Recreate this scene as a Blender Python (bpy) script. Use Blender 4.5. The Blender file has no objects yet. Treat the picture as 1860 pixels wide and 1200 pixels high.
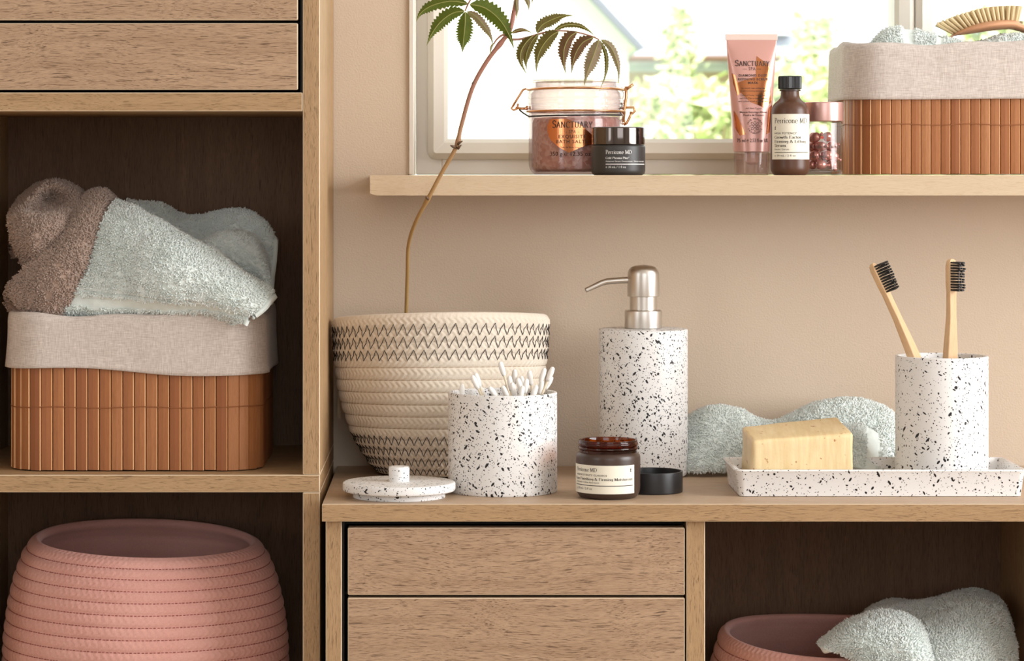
import bpy, bmesh, math, random
import numpy as np
from mathutils import Vector, Matrix

rnd = random.Random(7)
sc = bpy.context.scene
COL = sc.collection
PI = math.pi

# ------------------------------------------------------------------ camera
F_PX, VX, VY, CAM_Y, CAM_Z = 5000.0, 824.0, 318.0, -2.66, 1.03
cam_d = bpy.data.cameras.new('camera')
cam = bpy.data.objects.new('camera', cam_d); COL.objects.link(cam)
cam.location = (0, CAM_Y, CAM_Z); cam.rotation_euler = (PI/2, 0, 0)
cam_d.sensor_width = 36; cam_d.lens = F_PX/1860*36
cam_d.shift_x = (930-VX)/1860; cam_d.shift_y = -(600-VY)/1860
cam_d.clip_start = .05; cam_d.clip_end = 300
cam_d.dof.use_dof = True; cam_d.dof.focus_distance = 2.43; cam_d.dof.aperture_fstop = 19.0
sc.camera = cam

# ------------------------------------------------------------------ world, sun, lights, exposure
sc.view_settings.view_transform = 'Standard'
sc.view_settings.look = 'None'
sc.view_settings.exposure = 0.0
sc.view_settings.gamma = 1.0
sc.view_settings.use_curve_mapping = False
world = bpy.data.worlds.new('sky'); sc.world = world; world.use_nodes = True
bg = world.node_tree.nodes['Background']
bg.inputs[0].default_value = (.93, .96, 1, 1); bg.inputs[1].default_value = 2.2

def light(name, kind, loc, rot, energy, color=(1, 1, 1), **kw):
    d = bpy.data.lights.new(name, kind); d.energy = energy; d.color = color
    for k, v in kw.items(): setattr(d, k, v)
    o = bpy.data.objects.new(name, d); COL.objects.link(o)
    o.location = loc; o.rotation_euler = rot
    return o
sun = light('sun', 'SUN', (0, -5, 20), (math.radians(42), 0, math.radians(-28)), 9.0, (1, .96, .9), angle=.02)
# key light added for an assumed, unseen window in the right wall, plus an added fill lamp behind the camera
key = light('assumed_window_key', 'AREA', (2.13, -1.25, 1.45), (0, math.radians(90), 0), 62, (.98, .99, 1), shape='RECTANGLE', size=1.3, size_y=1.5)
fill = light('rear_fill', 'AREA', (.55, -4.12, 1.55), (math.radians(90), 0, 0), 8, (.98, .99, 1), shape='RECTANGLE', size=1.6, size_y=1.2)

fill2 = light('left_fill', 'AREA', (-1.64, -2.3, 1.5), (0, math.radians(-90), 0), 5.5, (.98, .99, 1), shape='RECTANGLE', size=1.2, size_y=.8)  # added fill for left-hand reflections, set in an opening cut for it

# ------------------------------------------------------------------ helpers
def P(px, py, y):
    """image pixel of the photograph at depth plane y -> world point"""
    d = y-CAM_Y
    return Vector(((px-VX)*d/F_PX, y, CAM_Z+(VY-py)*d/F_PX))

def srgb(r, g, b, a=1):
    f = lambda c: (c/255)/12.92 if c/255 <= .04045 else ((c/255+.055)/1.055)**2.4
    return (f(r), f(g), f(b), a)

class MB:
    def __init__(s): s.v = []; s.f = []; s.m = []
    def add(s, vs, fs, mi=0):
        n = len(s.v); s.v += [tuple(v) for v in vs]
        s.f += [tuple(i+n for i in f) for f in fs]; s.m += [mi]*len(fs)
        return s
    def box(s, x0, x1, y0, y1, z0, z1, bev=0, bmi=0, mi=0):
        bm = bmesh.new()
        bmesh.ops.create_cube(bm, size=1)
        for v in bm.verts:
            v.co = ((x0+x1)/2+v.co.x*(x1-x0), (y0+y1)/2+v.co.y*(y1-y0), (z0+z1)/2+v.co.z*(z1-z0))
        if bev:
            r = bmesh.ops.bevel(bm, geom=list(bm.edges), offset=bev, segments=1, affect='EDGES', profile=.5)
            for f in r['faces']: f.material_index = 1
        bm.verts.index_update()
        n = len(s.v); s.v += [tuple(v.co) for v in bm.verts]
        for f in bm.faces:
            s.f.append(tuple(v.index+n for v in f.verts)); s.m.append(bmi if f.material_index else mi)
        bm.free(); return s
    def lathe(s, prof, seg=64, c=(0, 0, 0), sx=1, sy=1, mi=0):
        """prof: list of (r, z); ends with r == 0 are closed to a point"""
        n = len(s.v); rings = []
        for r, z in prof:
            if r < 1e-7:
                rings.append([len(s.v)]); s.v.append((c[0], c[1], c[2]+z))
            else:
                rings.append(list(range(len(s.v), len(s.v)+seg)))
                for i in range(seg):
                    a = 2*PI*i/seg
                    s.v.append((c[0]+r*math.cos(a)*sx, c[1]+r*math.sin(a)*sy, c[2]+z))
        for A, B in zip(rings, rings[1:]):
            for i in range(seg):
                j = (i+1) % seg
                if len(A) == 1 and len(B) == 1: continue
                if len(A) == 1: f = (A[0], B[j], B[i])
                elif len(B) == 1: f = (A[i], A[j], B[0])
                else: f = (A[i], A[j], B[j], B[i])
                s.f.append(f); s.m.append(mi)
        return s
    def tube(s, pts, r, seg=8, mi=0, closed=False, cap=True):
        pts = [Vector(p) for p in pts]; N = len(pts)
        rr = r if isinstance(r, (list, tuple)) else [r]*N
        rings = []; up = None
        for i, p in enumerate(pts):
            a = pts[i-1] if (i > 0 or closed) else p
            b = pts[(i+1) % N] if (i < N-1 or closed) else p
            t = (b-a).normalized()
            if up is None:
                up = Vector((0, 0, 1)) if abs(t.z) < .9 else Vector((1, 0, 0))
            x = (up-t*up.dot(t)).normalized(); y = t.cross(x); up = x
            k = len(s.v); rings.append(list(range(k, k+seg)))
            for q in range(seg):
                an = 2*PI*q/seg
                s.v.append(tuple(p+(x*math.cos(an)+y*math.sin(an))*rr[i]))
        M = N if closed else N-1
        for i in range(M):
            A, B = rings[i], rings[(i+1) % N]
            for q in range(seg):
                w = (q+1) % seg
                s.f.append((A[q], A[w], B[w], B[q])); s.m.append(mi)
        if cap and not closed:
            s.f.append(tuple(reversed(rings[0]))); s.m.append(mi)
            s.f.append(tuple(rings[-1])); s.m.append(mi)
        return s
    def prism(s, poly, y0, y1, mi=0):
        """poly in (x, z) extruded from y0 to y1"""
        n = len(poly)
        vs = [(x, y0, z) for x, z in poly]+[(x, y1, z) for x, z in poly]
        fs = [tuple(range(n)), tuple(range(2*n-1, n-1, -1))]
        fs += [(i, i+n, (i+1) % n+n, (i+1) % n) for i in range(n)]
        return s.add(vs, fs, mi)
    def grid(s, G, closed_u=False, mi=0):
        """G: numpy array [nv][nu][3]"""
        nv, nu = G.shape[:2]; n = len(s.v)
        s.v += [tuple(p) for p in G.reshape(-1, 3)]
        for j in range(nv-1):
            for i in range(nu if closed_u else nu-1):
                k = (i+1) % nu
                s.f.append((n+j*nu+i, n+j*nu+k, n+(j+1)*nu+k, n+(j+1)*nu+i)); s.m.append(mi)
        return s
    def xf(s, M):
        s.v = [tuple(M @ Vector(v)) for v in s.v]; return s

def obj(name, mb, mat, parent=None, loc=None, smooth=False, rot=None):
    me = bpy.data.meshes.new(name)
    me.from_pydata(mb.v, [], mb.f)
    mats = mat if isinstance(mat, (list, tuple)) else [mat]
    for m in mats: me.materials.append(m)
    if any(mb.m): me.polygons.foreach_set('material_index', mb.m)
    if smooth is True: me.shade_smooth()
    elif smooth:
        me.shade_smooth(); me.set_sharp_from_angle(angle=math.radians(smooth))
    me.update()
    o = bpy.data.objects.new(name, me); COL.objects.link(o)
    if parent: o.parent = parent
    if loc is not None: o.location = loc
    if rot is not None: o.rotation_euler = rot
    return o

def np_obj(name, V, Fq, mat, parent=None, loc=None, smooth=True, kind=None):
    """fast mesh from numpy verts and an (n,k) face array"""
    V = np.asarray(V, dtype=np.float32).reshape(-1, 3); Fq = np.asarray(Fq, dtype=np.int32)
    me = bpy.data.meshes.new(name); k = Fq.shape[1]
    me.vertices.add(len(V)); me.vertices.foreach_set('co', V.ravel())
    me.loops.add(Fq.size); me.loops.foreach_set('vertex_index', Fq.ravel())
    me.polygons.add(len(Fq)); me.polygons.foreach_set('loop_start', np.arange(len(Fq), dtype=np.int32)*k)
    mats = mat if isinstance(mat, (list, tuple)) else [mat]
    for m in mats: me.materials.append(m)
    me.update(calc_edges=True); me.validate()
    if smooth: me.shade_smooth()
    o = bpy.data.objects.new(name, me); COL.objects.link(o)
    if parent: o.parent = parent
    if loc is not None: o.location = loc
    if kind: o['kind'] = kind
    return o

def tag(o, label, cat=None, group=None, kind=None):
    o['label'] = label
    if cat: o['category'] = cat
    if group: o['group'] = group
    if kind: o['kind'] = kind
    return o

def thing(name, label, cat, loc=(0, 0, 0), rot=(0, 0, 0), group=None):
    o = bpy.data.objects.new(name, None); COL.objects.link(o)
    o.empty_display_size = .02
    o.location = loc; o.rotation_euler = rot
    return tag(o, label, cat, group)

def share(src, parent, loc, rot=(0, 0, 0), name=None, scale=None):
    o = src.copy(); COL.objects.link(o); o.parent = parent
    o.location = loc; o.rotation_euler = rot
    if scale: o.scale = scale
    return o

def vnoise(p, seed=0):
    p = np.asarray(p, dtype=np.float64); i = np.floor(p).astype(np.int64); f = p-i; f = f*f*(3-2*f)
    def h(a, b, c):
        n = (a*374761393+b*668265263+c*2147483647+seed*974634537) & 0xffffffff
        n = ((n ^ (n >> 13))*1274126177) & 0xffffffff
        return ((n ^ (n >> 16)) & 0xffff)/65535.0
    r = 0
    for dx in (0, 1):
        for dy in (0, 1):
            for dz in (0, 1):
                w = (f[..., 0] if dx else 1-f[..., 0])*(f[..., 1] if dy else 1-f[..., 1])*(f[..., 2] if dz else 1-f[..., 2])
                r = r+w*h(i[..., 0]+dx, i[..., 1]+dy, i[..., 2]+dz)
    return r*2-1

# ------------------------------------------------------------------ materials
class N:
    """small node-tree helper"""
    def __init__(s, name):
        s.m = bpy.data.materials.new(name); s.m.use_nodes = True
        s.t = s.m.node_tree; s.b = s.t.nodes['Principled BSDF']; s.out = s.t.nodes['Material Output']
    def n(s, typ, **kw):
        q = s.t.nodes.new(typ)
        for k, v in kw.items():
            if k.startswith('i_'):
                k = k[2:]; k = int(k) if k.isdigit() else k.replace('_', ' ')
                if hasattr(v, 'is_output'): s.t.links.new(v, q.inputs[k])
                else: q.inputs[k].default_value = v
            else: setattr(q, k, v)
        return q
    def link(s, a, b): s.t.links.new(a, b)
    def math(s, op, a, b=None, c=None, clamp=False):
        q = s.n('ShaderNodeMath', operation=op, use_clamp=clamp)
        for i, v in enumerate((a, b, c)):
            if v is None: continue
            if hasattr(v, 'is_output'): s.link(v, q.inputs[i])
            else: q.inputs[i].default_value = v
        return q.outputs[0]
    def coords(s, scale=(1, 1, 1), rot=(0, 0, 0), rand=0.0):
        tc = s.n('ShaderNodeTexCoord').outputs['Object']
        if rand:
            oi = s.n('ShaderNodeObjectInfo').outputs['Random']
            cmb = s.n('ShaderNodeVectorMath', operation='SCALE'); cmb.inputs[0].default_value = (7.3, 11.1, 5.7)
            k = s.math('MULTIPLY', oi, rand); s.link(k, cmb.inputs['Scale'])
            a = s.n('ShaderNodeVectorMath', operation='ADD'); s.link(tc, a.inputs[0]); s.link(cmb.outputs[0], a.inputs[1]); tc = a.outputs[0]
        mp = s.n('ShaderNodeMapping'); s.link(tc, mp.inputs[0])
        mp.inputs['Scale'].default_value = scale; mp.inputs['Rotation'].default_value = rot
        return mp.outputs[0]
    def noise(s, vec, scale, detail=3, rough=.55, dist=0, out=0):
        q = s.n('ShaderNodeTexNoise'); s.link(vec, q.inputs['Vector'])
        q.inputs['Scale'].default_value = scale; q.inputs['Detail'].default_value = detail
        q.inputs['Roughness'].default_value = rough; q.inputs['Distortion'].default_value = dist
        return q.outputs[out]
    def ramp(s, fac, stops, interp='LINEAR'):
        q = s.n('ShaderNodeValToRGB'); s.link(fac, q.inputs[0]); r = q.color_ramp; r.interpolation = interp
        while len(r.elements) < len(stops): r.elements.new(.5)
        for e, (p, c) in zip(r.elements, stops): e.position = p; e.color = c if len(c) == 4 else (*c, 1)
        return q.outputs[0]
    def mix(s, fac, a, b, typ='MIX'):
        q = s.n('ShaderNodeMix', data_type='RGBA', blend_type=typ)
        for k, v in ((0, fac), (6, a), (7, b)):
            if hasattr(v, 'is_output'): s.link(v, q.inputs[k])
            else: q.inputs[k].default_value = v
        return q.outputs[2]
    def bump(s, h, strength, dist=.001):
        q = s.n('ShaderNodeBump'); s.link(h, q.inputs['Height'])
        q.inputs['Strength'].default_value = strength; q.inputs['Distance'].default_value = dist
        s.link(q.outputs[0], s.b.inputs['Normal'])
    def col(s, c):
        if hasattr(c, 'is_output'): s.link(c, s.b.inputs['Base Color'])
        else: s.b.inputs['Base Color'].default_value = c
    def set(s, **kw):
        for k, v in kw.items(): s.b.inputs[k.replace('_', ' ')].default_value = v
        return s
W1, B0 = (1, 1, 1, 1), (0, 0, 0, 1)

def plain(name, c, rough=.5, metal=0, **kw):
    m = N(name); m.col(c); m.set(Roughness=rough, Metallic=metal, **kw); return m.m

def oak(name, light_c, mid_c, dark_c, axis, fissure=1.0, rough=.55, wave=1.0):
    """textured oak decor; axis = grain direction of the board"""
    m = N(name)
    st = {'X': (1, 20, 20), 'Y': (20, 1, 20), 'Z': (20, 20, 1)}[axis]
    base = m.coords(rand=1.0)
    warp = m.noise(base, 6, 2, .5, 0, 1)
    wv = m.n('ShaderNodeVectorMath', operation='MULTIPLY_ADD'); m.link(warp, wv.inputs[0])
    wv.inputs[1].default_value = tuple((.022*wave if k == 20 else 0) for k in st); m.link(base, wv.inputs[2])
    mp = m.n('ShaderNodeMapping'); m.link(wv.outputs[0], mp.inputs[0]); mp.inputs['Scale'].default_value = st
    v = mp.outputs[0]
    broad = m.noise(v, 5, 4, .6, .3)
    fine = m.noise(v, 110, 3, .65, .4)
    fis = m.noise(v, 62, 2, .55, .6)
    c = m.ramp(broad, [(.3, mid_c), (.7, light_c)])
    c2 = m.ramp(fine, [(.36, mid_c), (.60, light_c)])
    c = m.mix(.5, c, c2)
    fm = m.ramp(fis, [(.33, W1), (.43, B0)])
    fm2 = m.ramp(fine, [(.30, W1), (.40, B0)])
    fmx = m.math('MAXIMUM', fm, fm2)
    fac = m.math('MULTIPLY', fmx, .75*fissure)
    c = m.mix(fac, c, dark_c)
    m.col(c); m.set(Roughness=rough, Specular_IOR_Level=.3)
    hgt = m.math('SUBTRACT', m.math('MULTIPLY', fine, .5), fmx)
    m.bump(hgt, .35*fissure, .0006)
    return m.m

OAK_L, OAK_M, OAK_D = srgb(190, 160, 131), srgb(152, 121, 94), srgb(76, 53, 37)
front_x = oak('oak_front_lengthwise', OAK_L, OAK_M, OAK_D, 'X', 1.0, .6, 1.3)
EDGE_L, EDGE_M, EDGE_D = srgb(182, 150, 112), srgb(158, 126, 90), srgb(92, 66, 42)
edge_x = oak('oak_edge_lengthwise', EDGE_L, EDGE_M, EDGE_D, 'X', .8)
edge_z = oak('oak_edge_upright', EDGE_L, EDGE_M, EDGE_D, 'Z', .8)
top_x = oak('oak_top', srgb(196, 170, 143), srgb(178, 150, 123), srgb(134, 104, 80), 'X', .45, .42)
inner_z = oak('oak_back_panel_shaded', srgb(126, 95, 71), srgb(100, 74, 55), srgb(64, 46, 33), 'Z', .75, .6, .3)  # dark oak, with the shade inside the units put into its colour
edge_pale = plain('oak_worn_edge_highlight', srgb(212, 192, 164), .6)  # pale bevels: worn laminate edge plus painted-in catch of light
shelf_oak = oak('pale_oak_shelf', srgb(208, 187, 159), srgb(197, 173, 143), srgb(164, 136, 106), 'X', .35, .6)
black_gap = plain('drawer_gap_shade_black', srgb(22, 19, 17), .8)  # near-black colour standing in for the shade behind the drawer fronts

def wall_paint():
    m = N('beige_wall_paint'); v = m.coords()
    n1 = m.noise(v, 560, 3, .6); n2 = m.noise(v, 3, 2, .5)
    m.col(m.mix(m.math('MULTIPLY', n2, .35), srgb(209, 190, 169), srgb(203, 183, 162)))
    m.set(Roughness=.75, Specular_IOR_Level=.25)
    m.bump(n1, .5, .001); return m.m
wall_m = wall_paint()
white_m = plain('window_white_paint', srgb(222, 214, 202), .38)
room_white = plain('room_white_paint', srgb(205, 200, 194), .8)

def speckle(name='speckled_ceramic', seed=0.0, dens=1.0):
    m = N(name)
    base = m.coords()
    off = m.n('ShaderNodeVectorMath', operation='ADD'); m.link(base, off.inputs[0]); off.inputs[1].default_value = (seed, seed*1.7, -seed*.6)
    dn = m.noise(off.outputs[0], 500, 2, .5, 0, 1)
    dv = m.n('ShaderNodeVectorMath', operation='MULTIPLY_ADD'); m.link(dn, dv.inputs[0]); dv.inputs[1].default_value = (.0008,)*3; m.link(off.outputs[0], dv.inputs[2])
    total = None
    # (scale, radius in cells, share of cells used, stretch, rotation)
    layers = [(165, .2, .6, (1, 1, 1), (0, 0, 0)), (240, .23, .7, (1, 1, .34), (.6, .5, .2)), (240, .22, .65, (.34, 1, 1), (.2, .9, .7)),
              (340, .25, .7, (1, 1, .4), (-.8, -.7, .4)), (470, .26, .7, (1, 1, 1), (.1, .4, .2)), (650, .28, .65, (1, 1, 1), (0, .2, .3))]
    for sca, r, sh, stre, rot in layers:
        mp = m.n('ShaderNodeMapping', vector_type='TEXTURE'); m.link(dv.outputs[0], mp.inputs[0]); mp.inputs['Scale'].default_value = tuple(1/q for q in stre); mp.inputs['Rotation'].default_value = rot
        vo = m.n('ShaderNodeTexVoronoi', feature='F1'); m.link(mp.outputs[0], vo.inputs['Vector']); vo.inputs['Scale'].default_value = sca
        sx = m.n('ShaderNodeSeparateColor'); m.link(vo.outputs['Color'], sx.inputs[0])
        rad = m.math('MULTIPLY', m.math('POWER', sx.outputs[0], 1.5), r)
        rad = m.math('ADD', rad, r*.35)
        inside = m.math('MULTIPLY', m.math('SUBTRACT', rad, vo.outputs['Distance']), 24, clamp=True)
        use = m.math('LESS_THAN', sx.outputs[1], sh*dens)
        k = m.math('MULTIPLY', inside, use)
        total = k if total is None else m.math('MAXIMUM', total, k)
    m.col(m.mix(total, srgb(233, 231, 229), srgb(24, 22, 24)))
    m.set(Roughness=.42, Specular_IOR_Level=.4)
    return m.m
speck_m = speckle()
speck_light = speckle('lightly_speckled_ceramic', .37, .58)

def terry(name, c, c2):
    m = N(name); v = m.coords()
    n = m.noise(v, 35, 3, .6)
    m.col(m.ramp(n, [(.3, c2), (.7, c)]))
    m.set(Roughness=.95, Specular_IOR_Level=.1, Sheen_Weight=.35, Sheen_Roughness=.5)
    n2 = m.noise(v, 900, 2, .5); m.bump(n2, .5, .0008); return m.m
mint_m = terry('mint_terry', srgb(236, 241, 237), srgb(226, 234, 229))
brown_m = terry('taupe_terry', srgb(186, 162, 147), srgb(168, 145, 131))

def hem_mat(name, c):
    m = N(name); v = m.coords()
    m.col(c); m.set(Roughness=.9, Sheen_Weight=.2)
    n2 = m.noise(v, 1100, 1, .5); m.bump(n2, .4, .0005); return m.m
mint_hem = hem_mat('mint_hem', srgb(226, 235, 231)); brown_hem = hem_mat('taupe_hem', srgb(176, 148, 134))

def linen():
    m = N('natural_linen'); 
    a = m.noise(m.coords((1, 1, 12)), 130, 2, .6); b = m.noise(m.coords((12, 12, 1)), 130, 2, .6)
    t = m.math('ADD', m.math('MULTIPLY', a, .5), m.math('MULTIPLY', b, .5))
    big = m.noise(m.coords(), 22, 2, .5)
    c = m.ramp(t, [(.34, srgb(172, 157, 146)), (.66, srgb(220, 209, 200))])
    c = m.mix(m.math('MULTIPLY', big, .3), c, srgb(203, 194, 190))
    m.col(c); m.set(Roughness=.9, Sheen_Weight=.15, Specular_IOR_Level=.15)
    m.bump(t, .5, .0006); return m.m
linen_m = linen()

def bamboo():
    m = N('bamboo_slat'); oi = m.n('ShaderNodeObjectInfo').outputs['Random']
    v = m.coords((14, 14, 1), rand=1.0)
    n1 = m.noise(v, 60, 3, .6); n2 = m.noise(v, 220, 2, .6)
    c = m.ramp(oi, [(0, srgb(158, 100, 60)), (.35, srgb(178, 122, 80)), (.7, srgb(168, 110, 68)), (1, srgb(146, 88, 52))])
    k = m.math('ADD', m.math('MULTIPLY', n1, .6), m.math('MULTIPLY', n2, .4))
    f = m.ramp(k, [(.35, W1), (.6, B0)])
    c = m.mix(m.math('MULTIPLY', f, .45), c, srgb(140, 82, 44))
    m.col(c); m.set(Roughness=.42, Specular_IOR_Level=.35); m.bump(k, .2, .0004); return m.m
bamboo_m = bamboo()
bamboo_thread = plain('binding_thread', srgb(140, 84, 46), .7)
bamboo_core = plain('basket_core', srgb(96, 56, 32), .8)

def rope(name, c, c2, scale=700):
    m = N(name); v = m.coords(); n = m.noise(v, scale, 3, .6); n2 = m.noise(v, 18, 2, .5)
    k = m.math('ADD', m.math('MULTIPLY', n, .5), m.math('MULTIPLY', n2, .5))
    m.col(m.ramp(k, [(.35, c2), (.65, c)])); m.set(Roughness=.9, Specular_IOR_Level=.12, Sheen_Weight=.2)
    m.bump(n, .35, .0006); return m.m
cream_rope = rope('cream_cotton_rope', srgb(232, 221, 205), srgb(219, 205, 187))
pink_rope = rope('pink_cotton_rope', srgb(226, 174, 162), srgb(214, 158, 147))
stitch_black = plain('black_thread', srgb(38, 30, 26), .7)
stitch_pink = plain('dark_pink_thread', srgb(158, 88, 82), .8)

def thin_glass(name, tint, edge, gloss_rough=.02, diff=0.0, diffc=W1):
    """thin clear plastic or glass: light passes, Fresnel reflection on top"""
    m = N(name); t = m.t
    tr = m.n('ShaderNodeBsdfTransparent'); gl = m.n('ShaderNodeBsdfGlossy'); gl.inputs['Roughness'].default_value = gloss_rough
    lw = m.n('ShaderNodeLayerWeight'); lw.inputs['Blend'].default_value = .3
    m.link(m.mix(lw.outputs['Facing'], tint, edge), tr.inputs['Color'])
    lf = m.n('ShaderNodeLayerWeight'); lf.inputs['Blend'].default_value = .5
    fr = m.math('MULTIPLY_ADD', m.math('POWER', lf.outputs['Facing'], 4.0), .6, .045)
    mx = m.n('ShaderNodeMixShader'); m.link(fr, mx.inputs[0]); m.link(tr.outputs[0], mx.inputs[1]); m.link(gl.outputs[0], mx.inputs[2])
    last = mx
    if diff:
        df = m.n('ShaderNodeBsdfDiffuse'); df.inputs['Color'].default_value = diffc
        m2 = m.n('ShaderNodeMixShader'); m2.inputs[0].default_value = diff
        m.link(mx.outputs[0], m2.inputs[1]); m.link(df.outputs[0], m2.inputs[2]); last = m2
    m.link(last.outputs[0], m.out.inputs['Surface']); return m.m
pane_m = thin_glass('window_glass', (.98, .99, .98, 1), (.8, .85, .82, 1))
jar_plastic = thin_glass('clear_pink_plastic', (.92, .88, .88, 1), (.62, .54, .55, 1), .03, .08, srgb(235, 215, 215))
clear_glass = thin_glass('clear_glass', (.97, .97, .97, 1), (.6, .6, .6, 1), .01)
clear_cap = thin_glass('clear_cap_plastic', (.95, .9, .88, 1), (.72, .64, .6, 1), .05, .12, srgb(228, 196, 184))
amber_clear = thin_glass('amber_glass', (.62, .27, .07, 1), (.22, .07, .015, 1), .02)
amber_frost = plain('amber_frosted_glass', srgb(66, 49, 41), .34, Specular_IOR_Level=.5)
amber_frost2 = plain('amber_frosted_bottle', srgb(84, 52, 35), .36, Specular_IOR_Level=.5)
steel_m = plain('brushed_steel', srgb(214, 208, 200), .34, 1)
copper_m = plain('rose_gold_wire', srgb(214, 160, 116), .22, 1)
copper_foil = plain('copper_foil', srgb(214, 140, 96), .16, 1)
rose_cap = plain('rose_metal_cap', srgb(218, 176, 168), .34, .8)
black_plastic = plain('black_plastic', srgb(28, 27, 28), .35)
black_matt = plain('black_matt_glass', srgb(52, 48, 46), .42)
black_gloss = plain('black_gloss_lid', srgb(104, 96, 92), .08, .95)
label_m = plain('cream_paper_label', srgb(236, 231, 214), .6)
ink_dark = plain('dark_ink', srgb(46, 36, 34), .6)
ink_white = plain('white_ink', srgb(235, 232, 228), .5)
ink_grey = plain('grey_ink', srgb(88, 76, 72), .6)
ink_red = plain('red_ink', srgb(214, 74, 66), .5)

# ------------------------------------------------------------------ the room
WIN_X0, WIN_X1, WIN_Z0, WIN_Z1 = -.0436, 1.0, 1.03-.0186, 1.92
RX0, RX1, RY0, RZ1 = -1.7, 2.2, -4.2, 2.4
w = MB()
for a in ((RX0, WIN_X0, 0, RZ1), (WIN_X1, RX1, 0, RZ1), (WIN_X0, WIN_X1, 0, WIN_Z0), (WIN_X0, WIN_X1, WIN_Z1, RZ1)):
    w.box(a[0], a[1], 0, .18, a[2], a[3])
wb = obj('wall_back', w, wall_m); tag(wb, 'beige textured plaster wall with the window in it', 'wall', kind='structure')
w = MB().box(RX1, RX1+.15, RY0, -2.1, 0, RZ1).box(RX1, RX1+.15, -.4, 0, 0, RZ1).box(RX1, RX1+.15, -2.1, -.4, 0, .75).box(RX1, RX1+.15, -2.1, -.4, 2.15, RZ1)
tag(obj('wall_right', w, room_white), 'pale side wall with a large opening assumed for the key light', 'wall', kind='structure')  # opening out of view, assumed because the light comes from the right
tag(obj('wall_left', MB().box(RX0-.15, RX0, RY0, -2.75, 0, RZ1).box(RX0-.15, RX0, -1.85, .18, 0, RZ1).box(RX0-.15, RX0, -2.75, -1.85, 0, .85).box(RX0-.15, RX0, -2.75, -1.85, 2.15, RZ1), room_white), 'pale side wall with an opening added for the left fill light', 'wall', kind='structure')
w = MB().box(RX0, -.35, RY0-.15, RY0, 0, RZ1).box(1.45, RX1, RY0-.15, RY0, 0, RZ1).box(-.35, 1.45, RY0-.15, RY0, 0, .9).box(-.35, 1.45, RY0-.15, RY0, 2.2, RZ1)
tag(obj('wall_front', w, room_white), 'pale wall behind the viewer with an opening added for the fill light', 'wall', kind='structure')
tag(obj('floor', MB().box(RX0, RX1, RY0, .18, -.1, 0), plain('floor_vinyl', srgb(176, 150, 124), .5)), 'light wood coloured bathroom floor', 'floor', kind='structure')
tag(obj('ceiling', MB().box(RX0-.15, RX1+.15, RY0-.15, .18, RZ1, RZ1+.1), room_white), 'plain white ceiling', 'ceiling', kind='structure')

# window lining boards round the opening
ln = thing('trim_1', 'white painted lining board round the window opening', 'trim'); ln['kind'] = 'structure'
obj('lining_board', MB().box(WIN_X0+.0002, WIN_X0+.0052, -.003, .135, 1.0302, WIN_Z1, .0008), white_m, ln)
obj('lining_board', MB().box(WIN_X1-.0052, WIN_X1-.0002, -.003, .135, 1.0302, WIN_Z1, .0008), white_m, ln)
obj('lining_board', MB().box(WIN_X0+.0054, WIN_X1-.0054, -.003, .135, WIN_Z1-.006, WIN_Z1-.0005, .0008), white_m, ln)

def rrect(x0, x1, z0, z1, r, n=6):
    pts = []
    for cx, cz, a0 in ((x1-r, z1-r, 0), (x0+r, z1-r, 90), (x0+r, z0+r, 180), (x1-r, z0+r, 270)):
        for i in range(n+1):
            a = math.radians(a0+90*i/n); pts.append((cx+r*math.cos(a), cz+r*math.sin(a)))
    return pts

def ring_frame(x0, x1, z0, z1, prof, r):
    """prof: (inset, y) closed cross-section swept round a rounded rectangle"""
    rows = []
    for ins, y in prof+[prof[0]]:
        rows.append([(x, y, z) for x, z in rrect(x0+ins, x1-ins, z0+ins, z1-ins, max(r-ins, .0006))])
    return MB().grid(np.array(rows), closed_u=True)

wroot = thing('window_1', 'white two-light window with rounded sashes above the pale shelf', 'window'); wroot['kind'] = 'structure'
FX0, FX1, FZ0, FZ1 = WIN_X0+.0054, WIN_X1-.0054, 1.0303, WIN_Z1-.0065
MULL = .4665
fr = MB()
fr.box(FX0, -.012, .13, .185, FZ0, FZ1, .001); fr.box(.956, FX1, .13, .185, FZ0, FZ1, .001)
fr.box(-.012, .956, .13, .185, FZ0, 1.0505, .001); fr.box(-.012, .956, .13, .185, FZ1-.02, FZ1, .001)
fr.box(MULL-.013, MULL+.013, .134, .185, 1.0505, FZ1-.02, .001)
obj('frame', fr, white_m, wroot)
for x0, x1 in ((-.0262, MULL-.0003), (MULL+.0003, .964)):
    s = obj('sash', ring_frame(x0, x1, 1.0462, FZ1-.006, [(0, .1295), (0, .124), (.006, .116), (.0165, .1185), (.0205, .124), (.0205, .165), (.012, .165)], .009), white_m, wroot, smooth=35)
    obj('pane', MB().box(x0+.019, x1-.019, .143, .147, 1.0462+.019, FZ1-.025), pane_m, s)
for nm, loc in (('assumed_window_2', None),):
    w2 = thing('assumed_window_2', 'plain white frame of the large assumed side window', 'window'); w2['kind'] = 'structure'  # unseen window, added round the key light
    m = MB().box(RX1-.0, RX1+.05, -2.1, -2.05, .75, 2.15).box(RX1, RX1+.05, -.45, -.4, .75, 2.15).box(RX1, RX1+.05, -2.05, -.45, .75, .8).box(RX1, RX1+.05, -2.05, -.45, 2.1, 2.15)
    obj('frame', m, white_m, w2)

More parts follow.
